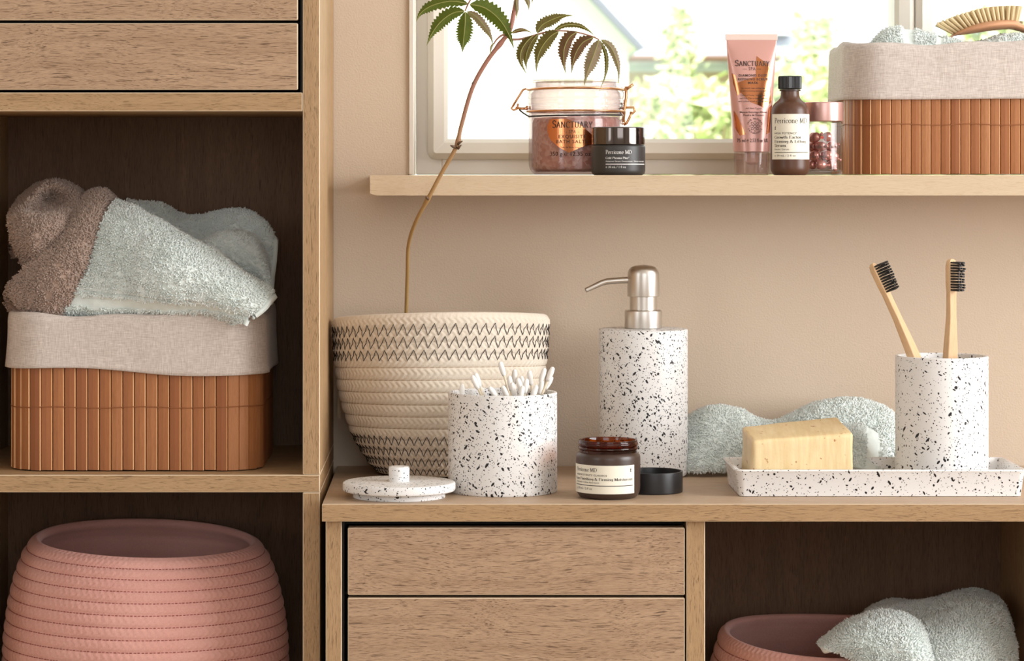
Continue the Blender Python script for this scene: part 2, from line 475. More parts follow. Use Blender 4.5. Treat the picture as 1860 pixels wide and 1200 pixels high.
# pale oak shelf that runs in front of and into the window opening
S_X0, S_X1, S_Y0, S_T = -.0766, 1.07, -.14, .0186
poly = [(S_X0, S_Y0), (S_X1, S_Y0), (S_X1, -.0005), (WIN_X1-.0005, -.0005), (WIN_X1-.0005, .128), (WIN_X0+.0005, .128), (WIN_X0+.0005, -.0005), (S_X0, -.0005)]
def slab(poly, z0, z1, cham=.0):
    n = len(poly); c = cham
    bot = [(x+(c if x == S_X0 else 0), y, z0) for x, y in poly]
    mid = [(x, y, z0+c*.3) for x, y in poly]; top = [(x, y, z1-.0006) for x, y in poly]; tp = [(x, y+(.0006 if y == S_Y0 else 0), z1) for x, y in poly]
    m = MB(); vs = bot+mid+top+tp
    fs = [tuple(range(n-1, -1, -1)), tuple(range(3*n, 4*n))]
    for k in range(3):
        fs += [(k*n+i, k*n+(i+1) % n, (k+1)*n+(i+1) % n, (k+1)*n+i) for i in range(n)]
    return m.add(vs, fs)
tag(obj('window_shelf', slab(poly, 1.03-S_T, 1.03, .006), shelf_oak), 'pale oak shelf board running below the window', 'shelf')

# ------------------------------------------------------------------ cabinets
def board(name, parent, x0, x1, y0, y1, z0, z1, mat, bev=.0007):
    return obj(name, MB().box(x0, x1, y0, y1, z0, z1, bev, 1), [mat, edge_pale], parent)
TY, TX0, TX1, TI0, TI1 = -.274, -.4427, -.116, -.4277, -.1308
SHELF_Z = .7704
lo = thing('cube_unit', 'oak cube unit holding the large pink rope basket', 'cabinet')
board('top_panel', lo, TX0, TX1, TY, -.002, SHELF_Z-.0152, SHELF_Z, edge_x)
board('side_panel', lo, TI1, TX1, TY, -.002, 0.0005, SHELF_Z-.0154, edge_z)
board('side_panel', lo, TX0, TI0, TY, -.002, 0.0005, SHELF_Z-.0154, edge_z)
board('bottom_panel', lo, TI0+.0002, TI1-.0002, TY+.001, -.022, .445, .46, edge_x)
board('plinth', lo, TI0+.0002, TI1-.0002, TY+.01, TY+.025, 0.0005, .445, front_x)
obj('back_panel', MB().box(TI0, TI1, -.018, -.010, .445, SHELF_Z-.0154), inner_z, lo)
up = thing('tower_unit', 'tall oak unit with drawers above an open shelf with folded towels', 'cabinet')
board('side_panel', up, TI1, TX1, TY, -.002, SHELF_Z+.0002, 1.335, edge_z)
board('side_panel', up, TX0, TI0, TY, -.002, SHELF_Z+.0002, 1.335, edge_z)
board('shelf', up, TI0+.0002, TI1-.0002, TY, -.02, 1.0854, 1.1016, edge_x)
board('top_panel', up, TX0, TX1, TY, -.002, 1.3352, 1.35, edge_x)
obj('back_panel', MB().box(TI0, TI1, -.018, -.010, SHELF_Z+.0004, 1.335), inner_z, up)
def drawer(parent, x0, x1, y0, z0, z1):
    d = board('drawer', parent, x0, x1, y0, y0+.015, z0, z1, front_x, .0008)
    obj('drawer_box', MB().box(x0+.006, x1-.006, y0+.016, -.03, z0+.004, z1-.003), black_gap, d)
    return d
drawer(up, -.4235, -.135, TY+.0005, 1.1040, 1.1617)
drawer(up, -.4235, -.135, TY+.0005, 1.1643, 1.30)
obj('drawer_gap_shade', MB().box(TI0+.0006, TI1-.0006, -.026, -.022, 1.103, 1.333).box(TI1-.0022, TI1-.0004, TY+.004, -.03, 1.1018, 1.333).box(TI0+.0006, TI1-.003, TY+.02, -.03, 1.1617, 1.1643), black_gap, up)  # black strips painted in as the shade of the drawer gaps

CT = .7495
un = thing('vanity_unit', 'low oak unit with drawers beside an open compartment, ceramics on top', 'cabinet')
UY = -.3045
board('worktop', un, -.1123, .5565, -.311, -.0015, CT-.015, CT, top_x, .0007)
board('front_edging', un, -.1123, .5565, -.3118, -.3111, CT-.0148, CT-.0002, edge_x, .0002)
for x0, x1 in ((-.1095, -.0958), (.1992, .2152), (.525, .5395)):
    board('side_panel', un, x0, x1, UY, -.002, .0005, CT-.0152, edge_z)
board('shelf', un, .2154, .5248, UY+.004, -.022, .37, .385, edge_x)
board('shelf', un, -.0956, .199, UY+.004, -.022, .37, .385, edge_x)
board('plinth', un, -.0956, .199, UY+.01, UY+.025, .0005, .37, front_x)
board('plinth', un, .2154, .5248, UY+.01, UY+.025, .0005, .37, front_x)
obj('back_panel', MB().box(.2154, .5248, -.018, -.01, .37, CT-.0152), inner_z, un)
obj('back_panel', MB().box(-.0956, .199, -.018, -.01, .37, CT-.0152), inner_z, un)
drawer(un, -.0906, .1978, UY+.0005, .6708, .7284)
drawer(un, -.0906, .1978, UY+.0005, .392, .6684)
obj('drawer_gap_shade', MB().box(-.0954, -.0938, UY+.004, -.03, .386, CT-.0155).box(-.0936, .198, UY+.022, -.03, .729, CT-.0156).box(-.0936, .198, UY+.02, -.03, .6684, .6708), black_gap, un)  # same painted shade strips for the low unit's drawer gaps

# ------------------------------------------------------------------ outside
tag(obj('lawn', MB().box(-40, 60, .6, 90, -.3, -.2), plain('grass', srgb(150, 170, 100), .9)), 'green lawn outside the window', 'lawn', kind='stuff')
def poly_px(pts, y): return [((p := P(a, b, y)).x, p.z) for a, b in pts]
ext_white = plain('white_render', srgb(240, 240, 238), .9)
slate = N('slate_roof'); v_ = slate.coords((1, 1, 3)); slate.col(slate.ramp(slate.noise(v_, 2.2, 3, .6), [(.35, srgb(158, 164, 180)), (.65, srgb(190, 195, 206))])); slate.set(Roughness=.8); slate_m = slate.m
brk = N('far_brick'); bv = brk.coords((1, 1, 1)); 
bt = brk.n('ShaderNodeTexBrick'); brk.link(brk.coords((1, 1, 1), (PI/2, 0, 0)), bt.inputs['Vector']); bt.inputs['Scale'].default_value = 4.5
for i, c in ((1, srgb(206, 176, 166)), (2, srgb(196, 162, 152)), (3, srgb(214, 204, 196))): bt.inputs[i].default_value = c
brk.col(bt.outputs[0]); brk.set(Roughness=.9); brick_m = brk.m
verge_m = plain('grey_verge_board', srgb(96, 100, 114), .7)

wh = thing('white_house', 'white rendered gable house outside the window', 'house')
obj('gable_wall', MB().prism(poly_px([(150, 330), (150, 250), (150, -30), (860, -235), (1158, 87), (1140, 87), (1140, 330)], 30), 30, 38), ext_white, wh)
obj('verge_board', MB().prism(poly_px([(850, -240), (862, -250), (1173, 87), (1163, 92)], 29.6), 29.6, 29.9), verge_m, wh)
obj('roof', MB().prism(poly_px([(860, -236), (865, -242), (1170, 87), (1162, 90)], 29.95), 29.95, 38.2), slate_m, wh)
bh = thing('brick_house', 'red brick house with slate roof seen blurred through the window', 'house')
obj('wall', MB().prism(poly_px([(1090, 330), (1090, 100), (2100, 100), (2100, 330)], 46), 46, 52), brick_m, bh)
rfA = [P(1000, 104, 45.3), P(2200, 104, 45.3), P(2200, -70, 50), P(1000, -70, 50)]
rf = MB().add(rfA+[p-Vector((0, -.1, .25)) for p in rfA], [(0, 1, 2, 3), (7, 6, 5, 4), (0, 4, 5, 1), (1, 5, 6, 2), (2, 6, 7, 3), (3, 7, 4, 0)])
obj('roof', rf, slate_m, bh)
obj('gutter', MB().tube([P(1000, 106, 45.2), P(2200, 106, 45.2)], .06, 8), plain('brown_gutter', srgb(110, 82, 64), .6), bh)
for px0, px1, py0, py1 in ((1246, 1268, 128, 190), (1560, 1600, 128, 190)):
    wn = obj('window', MB().prism(poly_px([(px0, py1), (px0, py0), (px1, py0), (px1, py1)], 45.9), 45.85, 45.99), ext_white, bh)
    for q in range(2):
        a = px0+2+q*(px1-px0-2)/2; b = a+(px1-px0-2)/2-2
        obj('pane', MB().prism(poly_px([(a, py1-3), (a, py0+3), (b, py0+3), (b, py1-3)], 45.84), 45.82, 45.86), plain('far_window_glass', srgb(190, 200, 210), .1), wn)
dm = obj('dormer', MB().prism(poly_px([(1345, 62), (1345, -40), (1440, -40), (1440, 62)], 45.6), 45.6, 49), ext_white, bh)

leafA = plain('hedge_leaf_hazed_green', srgb(206, 220, 164), .7); leafB = plain('hedge_leaf_hazed_yellow', srgb(222, 228, 186), .7); bark = plain('twig_bark', srgb(140, 120, 95), .8)  # leaf colours paled to carry the hazy glare outdoors
def shrub(px, py_top, y, wpx, label, n=900, mats=(leafA, leafB), seed=1):
    r = random.Random(seed); s = (y-CAM_Y)/F_PX; top = P(px, py_top, y); H = top.z+.2
    root = thing('garden_shrub', label, 'shrub', (top.x, y, -.17), group='shrubs outside the window')
    st = MB()
    for k in range(6):
        a = r.uniform(0, 2*PI); q = wpx*s*.3
        st.tube([(0, 0, 0), (q*.4*math.cos(a), q*.4*math.sin(a), H*.5), (q*math.cos(a), q*math.sin(a), H*.86)], [.03, .02, .008], 5)
    obj('stem', st, bark, root)
    f = MB()
    for k in range(n):
        u, v, t = r.gauss(0, .42), r.gauss(0, .3), r.random()**.6
        rad = wpx*s*.5*(1-.55*t*t)
        c = Vector((u*rad*1.3, v*rad, H*(.12+.88*t))); z = r.uniform(.05, .1)*(1+y*.012)
        d1 = Vector((r.gauss(0, 1), r.gauss(0, 1), r.gauss(0, 1))).normalized(); d2 = d1.orthogonal().normalized()
        f.add([c-d1*z, c+d2*z*.45, c+d1*z, c-d2*z*.45], [(0, 1, 2, 3)], k % 2)
    obj('foliage', f, list(mats), root)
for i, (px, pt, y, wp, lb) in enumerate([
        (1215, 150, 24, 190, 'broad fresh green shrub in front of the brick wall below the slate roof'),
        (1390, 125, 22, 260, 'yellow green shrub seen behind the pink cosmetics tube'),
        (1530, 110, 26, 220, 'tall pale green shrub seen beside the amber serum bottle'),
        (1290, 175, 18, 240, 'low green shrub just above the window frame between jar and tube'),
        (1800, 20, 24, 260, 'green shrub seen behind the wooden hair brush'),
        (1480, 30, 42, 120, 'thin green tree in front of the slate roof'),
        (1235, 10, 43, 90, 'thin tree with yellow leaves beside the sloping verge')]):
    shrub(px, pt, y, wp, lb, 900, seed=i+3)

# ------------------------------------------------------------------ lettering
def arc(cx, cy, rx, ry, a0, a1, n=14):
    return [(cx+rx*math.cos(math.radians(a0+(a1-a0)*i/n)), cy+ry*math.sin(math.radians(a0+(a1-a0)*i/n))) for i in range(n+1)]
X = .64
GL = {  # glyph: (advance, strokes, serif points)
 'P': (.7, [[(.18, 0), (.18, 1)], [(.18, 1)]+arc(.3, .745, .32, .255, 90, -90)+[(.18, .49)]], [(.18, 0), (.12, 1)]),
 'M': (1.02, [[(.16, 0), (.16, 1)], [(.16, 1), (.5, .08)], [(.5, .08), (.84, 1)], [(.86, 0), (.86, 1)]], [(.16, 0), (.86, 0), (.12, 1), (.9, 1)]),
 'D': (.92, [[(.18, 0), (.18, 1)], [(.18, 1)]+arc(.32, .5, .48, .5, 90, -90)+[(.18, 0)]], [(.12, 0), (.12, 1)]),
 'S': (.66, [[(.56, .8)]+arc(.34, .75, .22, .25, 30, 250, 10)+arc(.34, .26, .24, .26, 70, -150, 10)], [(.56, .82), (.1, .16)]),
 'A': (.84, [[(.1, 0), (.42, 1)], [(.42, 1), (.76, 0)], [(.22, .34), (.62, .34)]], [(.1, 0), (.76, 0)]),
 'N': (.94, [[(.18, 0), (.18, 1)], [(.18, 1), (.78, .02)], [(.78, 0), (.78, 1)]], [(.18, 0), (.14, 1), (.78, 1)]),
 'C': (.82, [arc(.46, .5, .36, .5, 40, 320, 20)], [(.74, .82)]),
 'T': (.76, [[(.38, 0), (.38, 1)], [(.06, 1), (.7, 1)]], [(.38, 0), (.08, .95), (.68, .95)]),
 'U': (.88, [[(.18, 1), (.18, .32)]+arc(.44, .3, .26, .3, 180, 360)+[(.7, 1)]], [(.18, 1), (.7, 1)]),
 'R': (.8, [[(.18, 0), (.18, 1)], [(.18, 1)]+arc(.3, .75, .3, .25, 90, -90)+[(.18, .5)], [(.36, .5), (.74, 0)]], [(.18, 0), (.12, 1), (.74, 0)]),
 'Y': (.78, [[(.08, 1), (.39, .46)], [(.72, 1), (.39, .46)], [(.39, .46), (.39, 0)]], [(.08, 1), (.72, 1), (.39, 0)]),
 'G': (.9, [arc(.46, .5, .36, .5, 42, 330, 20), [(.76, .02), (.76, .42)]], [(.76, .42), (.75, .82)]),
 'F': (.68, [[(.18, 0), (.18, 1)], [(.18, 1), (.6, 1)], [(.18, .54), (.48, .54)]], [(.18, 0), (.12, 1), (.6, .93)]),
 'L': (.66, [[(.18, 0), (.18, 1)], [(.18, 0), (.6, 0)]], [(.18, 1), (.12, 0), (.6, .07)]),
 'E': (.72, [[(.18, 0), (.18, 1)], [(.18, 1), (.6, 1)], [(.18, .54), (.5, .54)], [(.18, 0), (.62, 0)]], [(.12, 0), (.12, 1)]),
 'e': (.6, [[(.08, .36), (.52, .36)]+arc(.3, .32, .22, .32, 8, 318, 16)], []),
 'r': (.46, [[(.16, 0), (.16, X)], [(.16, .4), (.22, .56), (.32, .64), (.4, .6)]], [(.16, 0), (.12, X)]),
 'i': (.32, [[(.16, 0), (.16, X)], [(.16, .84), (.16, .94)]], [(.16, 0), (.12, X)]),
 'c': (.54, [arc(.3, .32, .22, .32, 45, 318, 14)], [(.46, .52)]),
 'o': (.62, [arc(.31, .32, .24, .32, 0, 360, 18)], []),
 'n': (.68, [[(.16, 0), (.16, X)], [(.16, .44), (.24, .58), (.36, .64), (.47, .58), (.5, .44), (.5, 0)]], [(.16, 0), (.12, X), (.5, 0)]),
 'm': (1.0, [[(.16, 0), (.16, X)], [(.16, .44), (.24, .58), (.36, .64), (.46, .58), (.49, .44), (.49, 0)], [(.49, .44), (.57, .58), (.69, .64), (.79, .58), (.82, .44), (.82, 0)]], [(.16, 0), (.12, X), (.49, 0), (.82, 0)]),
 'w': (.9, [[(.06, X), (.26, 0)], [(.26, 0), (.45, X)], [(.45, X), (.64, 0)], [(.64, 0), (.84, X)]], [(.06, X), (.84, X)]),
 't': (.42, [[(.18, .86), (.18, .12), (.26, .01), (.38, .06)], [(.04, X), (.36, X)]], []),
 'h': (.68, [[(.16, 0), (.16, 1)], [(.16, .44), (.24, .58), (.36, .64), (.47, .58), (.5, .44), (.5, 0)]], [(.16, 0), (.12, 1), (.5, 0)]),
 'a': (.6, [[(.1, .5), (.18, .62), (.32, .64), (.42, .56), (.43, .4), (.43, .08), (.52, .02)], [(.43, .4), (.22, .34)]+arc(.25, .18, .17, .17, 110, 330, 8)+[(.43, .12)]], []),
 'g': (.6, [arc(.28, .4, .2, .24, 0, 360, 14), [(.48, X), (.5, 0), (.44, -.2), (.28, -.26), (.12, -.2)]], []),
 'f': (.42, [[(.18, 0), (.18, .8), (.25, .96), (.4, .94)], [(.04, X), (.36, X)]], [(.18, 0)]),
 's': (.5, [[(.4, .52)]+arc(.25, .48, .15, .16, 40, 250, 8)+arc(.25, .17, .17, .17, 70, -150, 8)], []),
 'u': (.68, [[(.16, X), (.16, .2)]+arc(.32, .2, .16, .2, 180, 300, 8)+[(.5, .2)], [(.5, X), (.5, 0)]], [(.12, X), (.48, X), (.52, 0)]),
 'l': (.32, [[(.16, 0), (.16, 1)]], [(.16, 0), (.12, 1)]),
 'z': (.54, [[(.08, X), (.44, X)], [(.44, X), (.08, 0)], [(.08, 0), (.46, 0)]], []),
 'b': (.64, [[(.16, 0), (.16, 1)], arc(.33, .32, .2, .32, 140, -140, 12)], [(.12, 1)]),
 'd': (.66, [[(.48, 0), (.48, 1)], arc(.3, .32, .2, .32, 40, 320, 12)], [(.44, 1), (.52, 0)]),
 '&': (.86, [[(.78, 0), (.26, .72), (.24, .86), (.34, .99), (.46, .9), (.44, .74), (.18, .42), (.1, .22), (.22, .03), (.42, .02), (.64, .22), (.74, .46)]], []),
 '+': (.5, [[(.24, .6), (.24, 1)], [(.06, .8), (.42, .8)]], []),
 ' ': (.36, [], []),
}
def serif_text(txt, bold=.13, thin=.04, track=0.0, small=0.0):
    """flat stroke lettering with thick and thin strokes and serifs; unit cap height; returns MB in (x, z) plane and width"""
    m = MB(); x = 0
    nib = (math.cos(math.radians(12)), math.sin(math.radians(12)))
    for k, ch in enumerate(txt):
        adv, st, ser = GL[ch]; sc_ = 1.0
        if small and k > 0: sc_ = small
        for s in st:
            L, R = [], []
            for i, (a, b) in enumerate(s):
                p = s[max(i-1, 0)]; q = s[min(i+1, len(s)-1)]
                dx, dy = q[0]-p[0], q[1]-p[1]; ln_ = math.hypot(dx, dy) or 1; dx /= ln_; dy /= ln_
                wd = (thin+(bold-thin)*abs(dx*nib[1]-dy*nib[0])**1.3)/2
                L.append((x+(a*1-dy*wd)*sc_, 0, (b+dx*wd)*sc_)); R.append((x+(a+dy*wd)*sc_, 0, (b-dx*wd)*sc_))
            n = len(s); m.add(L+R, [(n+i, n+i+1, i+1, i) for i in range(n-1)])
        for a, b in ser:
            h = thin*.5; o = h if b < .01 else -h
            m.add([(x+(a-.13)*sc_, 0, (b+o-h)*sc_), (x+(a+.13)*sc_, 0, (b+o-h)*sc_), (x+(a+.13)*sc_, 0, (b+o+h)*sc_), (x+(a-.13)*sc_, 0, (b+o+h)*sc_)], [(0, 1, 2, 3)])
        x += (adv+track)*sc_
    return m, x-track
def sans_text(txt, bold=0.0, track=1.0):
    cu = bpy.data.curves.new('t', 'FONT'); cu.body = txt; cu.size = 1.0; cu.offset = bold; cu.space_character = track; cu.resolution_u = 2
    ob = bpy.data.objects.new('t', cu); me = bpy.data.meshes.new_from_object(ob)
    m = MB(); m.v = [(v.co.x/.7, 0, v.co.y/.7) for v in me.vertices]
    for p in me.polygons: m.f.append(tuple(p.vertices)); m.m.append(0)
    wd = max((v[0] for v in m.v), default=0)
    bpy.data.objects.remove(ob); bpy.data.curves.remove(cu); bpy.data.meshes.remove(me)
    return m, wd
class Print:
    """collects flat lettering in a (x, z) label plane, then wraps it onto a surface"""
    def __init__(s): s.mb = MB()
    def put(s, mw, x, z, h, width=None, align='L'):
        m, wd = mw; k = h; kx = (width/wd) if width else h
        off = {'L': 0, 'C': -wd*kx/2, 'R': -wd*kx}[align]
        s.mb.add([(x+off+v[0]*kx, 0, z+v[2]*k) for v in m.v], m.f); return s
    def bar(s, x0, x1, z0, z1, n=14):
        for i in range(n):
            a = x0+(x1-x0)*i/n; b = x0+(x1-x0)*(i+1)/n
            s.mb.add([(a, 0, z0), (b, 0, z0), (b, 0, z1), (a, 0, z1)], [(0, 1, 2, 3)])
        return s
    def wrap(s, R, off=.00025):
        m = MB(); m.f = s.mb.f; m.m = s.mb.m
        m.v = [((R+off)*math.sin(x/R), -(R+off)*math.cos(x/R), z) for x, _, z in s.mb.v]; return m
    def map(s, fn):
        m = MB(); m.f = s.mb.f; m.m = s.mb.m; m.v = [tuple(fn(x, z)) for x, _, z in s.mb.v]; return m
def label_patch(R, x0, x1, z0, z1, off=.00012, n=40):
    m = MB(); vs = []
    for i in range(n+1):
        x = x0+(x1-x0)*i/n
        for z in (z0, z1): vs.append(((R+off)*math.sin(x/R), -(R+off)*math.cos(x/R), z))
    return m.add(vs, [(2*i, 2*i+2, 2*i+3, 2*i+1) for i in range(n)])

def rounded(prof, seg=4):
    """profile helper: entries (r, z) or (r, z, fillet)"""
    out = []
    for i, p in enumerate(prof):
        if len(p) == 2: out.append(p); continue
        a = Vector(prof[i-1][:2]); b = Vector(p[:2]); c = Vector(prof[i+1][:2]); f = p[2]
        u = b+(a-b).normalized()*min(f, (a-b).length*.49); w_ = b+(c-b).normalized()*min(f, (c-b).length*.49)
        for k in range(seg+1):
            t = k/seg; q = u*(1-t)**2+b*2*t*(1-t)+w_*t*t; out.append((q.x, q.y))
    return out

# ------------------------------------------------------------------ speckled ceramics on the worktop
def pot_profile(R, H, t, rb=.004):
    return rounded([(0, 0), (R-.002, 0, 0), (R, .0, rb), (R, H, .0012), (R-t, H, .0012), (R-t, t+.001, .004), (0, t+.001)])
def at_depth(px, d, z): return ((px-VX)*d/F_PX, d+CAM_Y, z)
JAR = at_depth(913, 2.445, CT)
cj = thing('cotton_bud_jar', 'white speckled ceramic jar without its lid, full of cotton buds', 'jar', JAR)
obj('jar_body', MB().lathe(pot_profile(.0484, .0883, .0035), 96), speck_m, cj, smooth=50)
ld = thing('speckled_lid', 'white speckled round lid with a stubby knob lying on the worktop', 'lid', at_depth(725, 2.402, CT))
obj('lid_plate', MB().lathe(rounded([(0, 0), (.0403, 0, .0006), (.0403, .0055), (.0492, .0055, .0022), (.0492, .0135, .0022), (0, .0136)]), 96), speck_light, ld, smooth=50)
obj('knob', MB().lathe(rounded([(.0088, .0134), (.0092, .0266, .0012), (0, .0268)]), 48), speck_light, ld, smooth=50)

sd = thing('soap_dispenser', 'tall white speckled soap dispenser with brushed steel pump', 'dispenser', at_depth(1168.5, 2.572, CT))
obj('bottle', MB().lathe(rounded([(0, 0), (.0414, 0, .005), (.0414, .1372, .0018), (.012, .1376), (0, .1376)]), 96), speck_m, sd, smooth=50)
obj('collar', MB().lathe(rounded([(0, .1378), (.0175, .1378, .0005), (.0175, .1545, .0012), (.0128, .1548), (0, .1548)]), 64), steel_m, sd, smooth=40)
obj('piston', MB().lathe([(0, .1549), (.0127, .1549), (.0127, .1672), (0, .1672)], 64), steel_m, sd, smooth=40)
obj('pump_head', MB().lathe(rounded([(0, .1673), (.0150, .1673, .0006), (.0148, .1905, .004), (.011, .1955, .004), (0, .197)]), 64), steel_m, sd, smooth=40)
o0 = Vector(at_depth(1168.5, 2.572, CT)); yp = 2.572+CAM_Y
sp_pts = [P(1146, 508, yp)-o0, P(1120, 509.5, yp)-o0, P(1102, 511, yp)-o0, P(1092, 514, yp)-o0, P(1064, 527, yp-.004)-o0]
obj('spout', MB().tube(sp_pts, [.0031, .0030, .0029, .0027, .0022], 20, cap=False).tube([sp_pts[-1], sp_pts[-2]], [.0018, .0022], 16), steel_m, sd, smooth=60)

TRAY_D0, TRAY_D1 = 2.397, 2.507
tx0, tx1, ty0, ty1 = .245, .50, TRAY_D0+CAM_Y, TRAY_D1+CAM_Y
tr_c = ((tx0+tx1)/2, (ty0+ty1)/2, CT)
def rr_loop(hw, hd, r, z, n=6): return [(x, y, z) for x, y in rrect(-hw, hw, -hd, hd, r, n)]
hw, hd = (tx1-tx0)/2, (ty1-ty0)/2
rows = [rr_loop(.001, .001, .0005, 0), rr_loop(hw-.006, hd-.006, .004, 0), rr_loop(hw-.0045, hd-.0045, .005, .0006), rr_loop(hw-.0015, hd-.0015, .007, .0205), rr_loop(hw, hd, .008, .0228), rr_loop(hw-.0008, hd-.0008, .0075, .0240),
        rr_loop(hw-.004, hd-.004, .005, .0240), rr_loop(hw-.005, hd-.005, .0045, .0230), rr_loop(hw-.0075, hd-.0075, .004, .0055), rr_loop(hw-.010, hd-.010, .003, .0045), rr_loop(.001, .001, .0005, .0042)]
tray = obj('bathroom_tray', MB().grid(np.array(rows), closed_u=True), speck_light, loc=tr_c, smooth=50)
tag(tray, 'long white speckled ceramic tray carrying soap and tumbler', 'tray')
TUM = at_depth(1710.5, 2.455, CT+.0046)
tb = thing('toothbrush_tumbler', 'white speckled ceramic tumbler standing in the tray with toothbrushes', 'tumbler', TUM)
obj('tumbler_body', MB().lathe(pot_profile(.041, .1152, .0032, .003), 96), speck_light, tb, smooth=50)

# ------------------------------------------------------------------ toothbrushes
brush_wood = oak('beech_wood', srgb(222, 188, 148), srgb(206, 168, 127), srgb(178, 138, 98), 'Z', .35, .5, .2)
bristle_m = plain('black_bristles', srgb(30, 26, 27), .55)
def toothbrush(base, tip, yaw, label):
    """base/tip world points; local z along the handle, bristles towards local +x after yaw"""
    base, tip = Vector(base), Vector(tip); L = (tip-base).length
    root = thing('toothbrush', label, 'toothbrush', base, group='toothbrushes in the tumbler')
    zq = (tip-base).normalized(); xq = (Vector((math.cos(yaw), math.sin(yaw), 0))); xq = (xq-zq*xq.dot(zq)).normalized(); yq = zq.cross(xq)
    root.rotation_mode = 'QUATERNION'; root.rotation_quaternion = Matrix((xq, yq, zq)).transposed().to_quaternion()
    rows = []
    prof = [(0, .003, .004), (.002, .0045, .0066), (.06, .0046, .0078), (L*.45, .0042, .0074), (L*.62, .0036, .0056), (L*.74, .0030, .0040), (L-.03, .0026, .0042), (L-.022, .0026, .0052), (L-.006, .0026, .0052), (L-.002, .0024, .0040), (L, .0014, .002)]
    for z, hx, hy in prof:
        bend = .004*math.sin(PI*min(1, z/L))-.002*math.sin(2*PI*z/L)
        rows.append([(x+bend*.3, y, z) for x, y in rrect(-hx, hx, -hy, hy, min(hx, hy)*.32, 4)])
    G = np.array(rows); m = MB().grid(G, closed_u=True)
    n = G.shape[1]; m.f.append(tuple(range(n-1, -1, -1))); m.m.append(0); k = (len(rows)-1)*n; m.f.append(tuple(range(k, k+n))); m.m.append(0)
    obj('handle', m, brush_wood, root, smooth=50)
    tuft = None
    for i in range(11):
        for j in (-1, 0, 1):
            loc = (.0020, j*.0030, L-.0275+i*.00245)
            if tuft is None:
                tm = MB().tube([(0, 0, 0), (.004, 0, 0), (.0118, 0, .0001)], [.0007, .0008, .0009], 7)
                tuft = obj('bristle_tuft', tm, bristle_m, root, loc=loc)
            else:
                q = share(tuft, root, loc, (0, rnd.uniform(-.03, .03), rnd.uniform(-.04, .04))); q.scale = (rnd.uniform(.95, 1.06), 1, 1)
TB_Z = CT+.0046+.0052
toothbrush((.4535, TUM[1]-.010, TB_Z+.004), P(1584, 479, TUM[1]-.010), math.radians(-32), 'bamboo toothbrush leaning far over, its black bristles seen from the side')
toothbrush((.4420, TUM[1]+.014, TB_Z), P(1728, 470, TUM[1]+.006), math.radians(-55), 'bamboo toothbrush standing upright with its dense black bristles turned forward')

# ------------------------------------------------------------------ soap bar
def soap_mat():
    m = N('olive_oil_soap'); v = m.coords()
    n = m.noise(m.coords((8, 2, 1)), 30, 3, .6); s2 = m.noise(v, 160, 2, .5)
    c = m.ramp(n, [(.3, srgb(220, 192, 143)), (.7, srgb(234, 213, 170))])
    c = m.mix(m.ramp(s2, [(.68, B0), (.74, W1)]), c, srgb(176, 118, 70))
    m.col(c); m.set(Roughness=.38, Subsurface_Weight=.35, Subsurface_Radius=(.012, .007, .003), Subsurface_Scale=.6)
    m.bump(m.noise(v, 90, 4, .6), .3, .0012); return m.m
sy = CAM_Y
zb = CT+.0052
tops = [P(1368, 800, sy+2.418), P(1551, 787, sy+2.43), P(1522, 756, sy+2.476), P(1346, 773, sy+2.464)]
bots = [Vector((p.x, p.y, zb)) for p in tops]
c0 = sum(bots, Vector())/4
bm = bmesh.new(); vs = [bm.verts.new(p-c0) for p in bots+tops]
for f in ((3, 2, 1, 0), (4, 5, 6, 7), (0, 1, 5, 4), (1, 2, 6, 5), (2, 3, 7, 6), (3, 0, 4, 7)): bm.faces.new([vs[i] for i in f])
bmesh.ops.bevel(bm, geom=list(bm.edges), offset=.0035, segments=3, affect='EDGES', profile=.6)
bmesh.ops.triangulate(bm, faces=bm.faces); bmesh.ops.subdivide_edges(bm, edges=[e for e in bm.edges if e.calc_length() > .008], cuts=5, use_grid_fill=True)
bmesh.ops.triangulate(bm, faces=bm.faces)
co = np.array([v.co for v in bm.verts]); d = vnoise(co*60, 3)*.0007+vnoise(co*np.array([260, 60, 30]), 5)*.00035
bm.normal_update()
for v, k in zip(bm.verts, d):
    if v.co.z > .004: v.co += v.normal*k
me = bpy.data.meshes.new('soap_bar'); bm.to_mesh(me); bm.free(); me.materials.append(soap_mat()); me.shade_smooth()
sb = bpy.data.objects.new('soap_bar', me); COL.objects.link(sb); sb.location = c0
tag(sb, 'chunky hand cut yellow soap bar lying in the speckled tray', 'soap')

# ------------------------------------------------------------------ amber cream jar and its cap
AJ = at_depth(1104.5, 2.401, CT)
aj = thing('cream_jar', 'open amber glass moisturizer jar with cream label on the worktop', 'jar', AJ)
body = obj('jar_body', MB().lathe(rounded([(0, 0), (.024, 0, .002), (.0281, .005, .005), (.0281, .0372, .0035), (.0255, .0395), (.0245, .0395), (.0245, .004, .002), (0, .004)]), 80), amber_frost, aj, smooth=50)
obj('neck', MB().lathe(rounded([(.0249, .0394), (.0249, .0415), (.0262, .0425, .0006), (.0262, .0438, .0006), (.0251, .0446), (.0262, .0462, .0006), (.0262, .0475, .0006), (.0254, .0485), (.0257, .0502, .0008), (.0236, .0502, .0008), (.0233, .0395)]), 80), amber_clear, aj, smooth=50)
obj('cream', MB().lathe([(.0243, .030), (.012, .0305), (0, .031)], 48), plain('amber_lit_cream', srgb(150, 86, 38), .5), aj, smooth=True)
JR = .0281
lb = obj('label', label_patch(JR, -.0440, .0245, .0055, .0300), label_m, aj)
pr = Print()
pr.put(serif_text('Perricone MD', .13), -.0362, .0243, .0034, .0250)
pr.put(sans_text('HIGH POTENCY CLASSICS', .01, 1.1), -.0362, .0207, .0015, .0336)
pr.put(serif_text('Face Finishing & Firming Moisturizer', .17), -.0380, .0170, .0023, .0602)
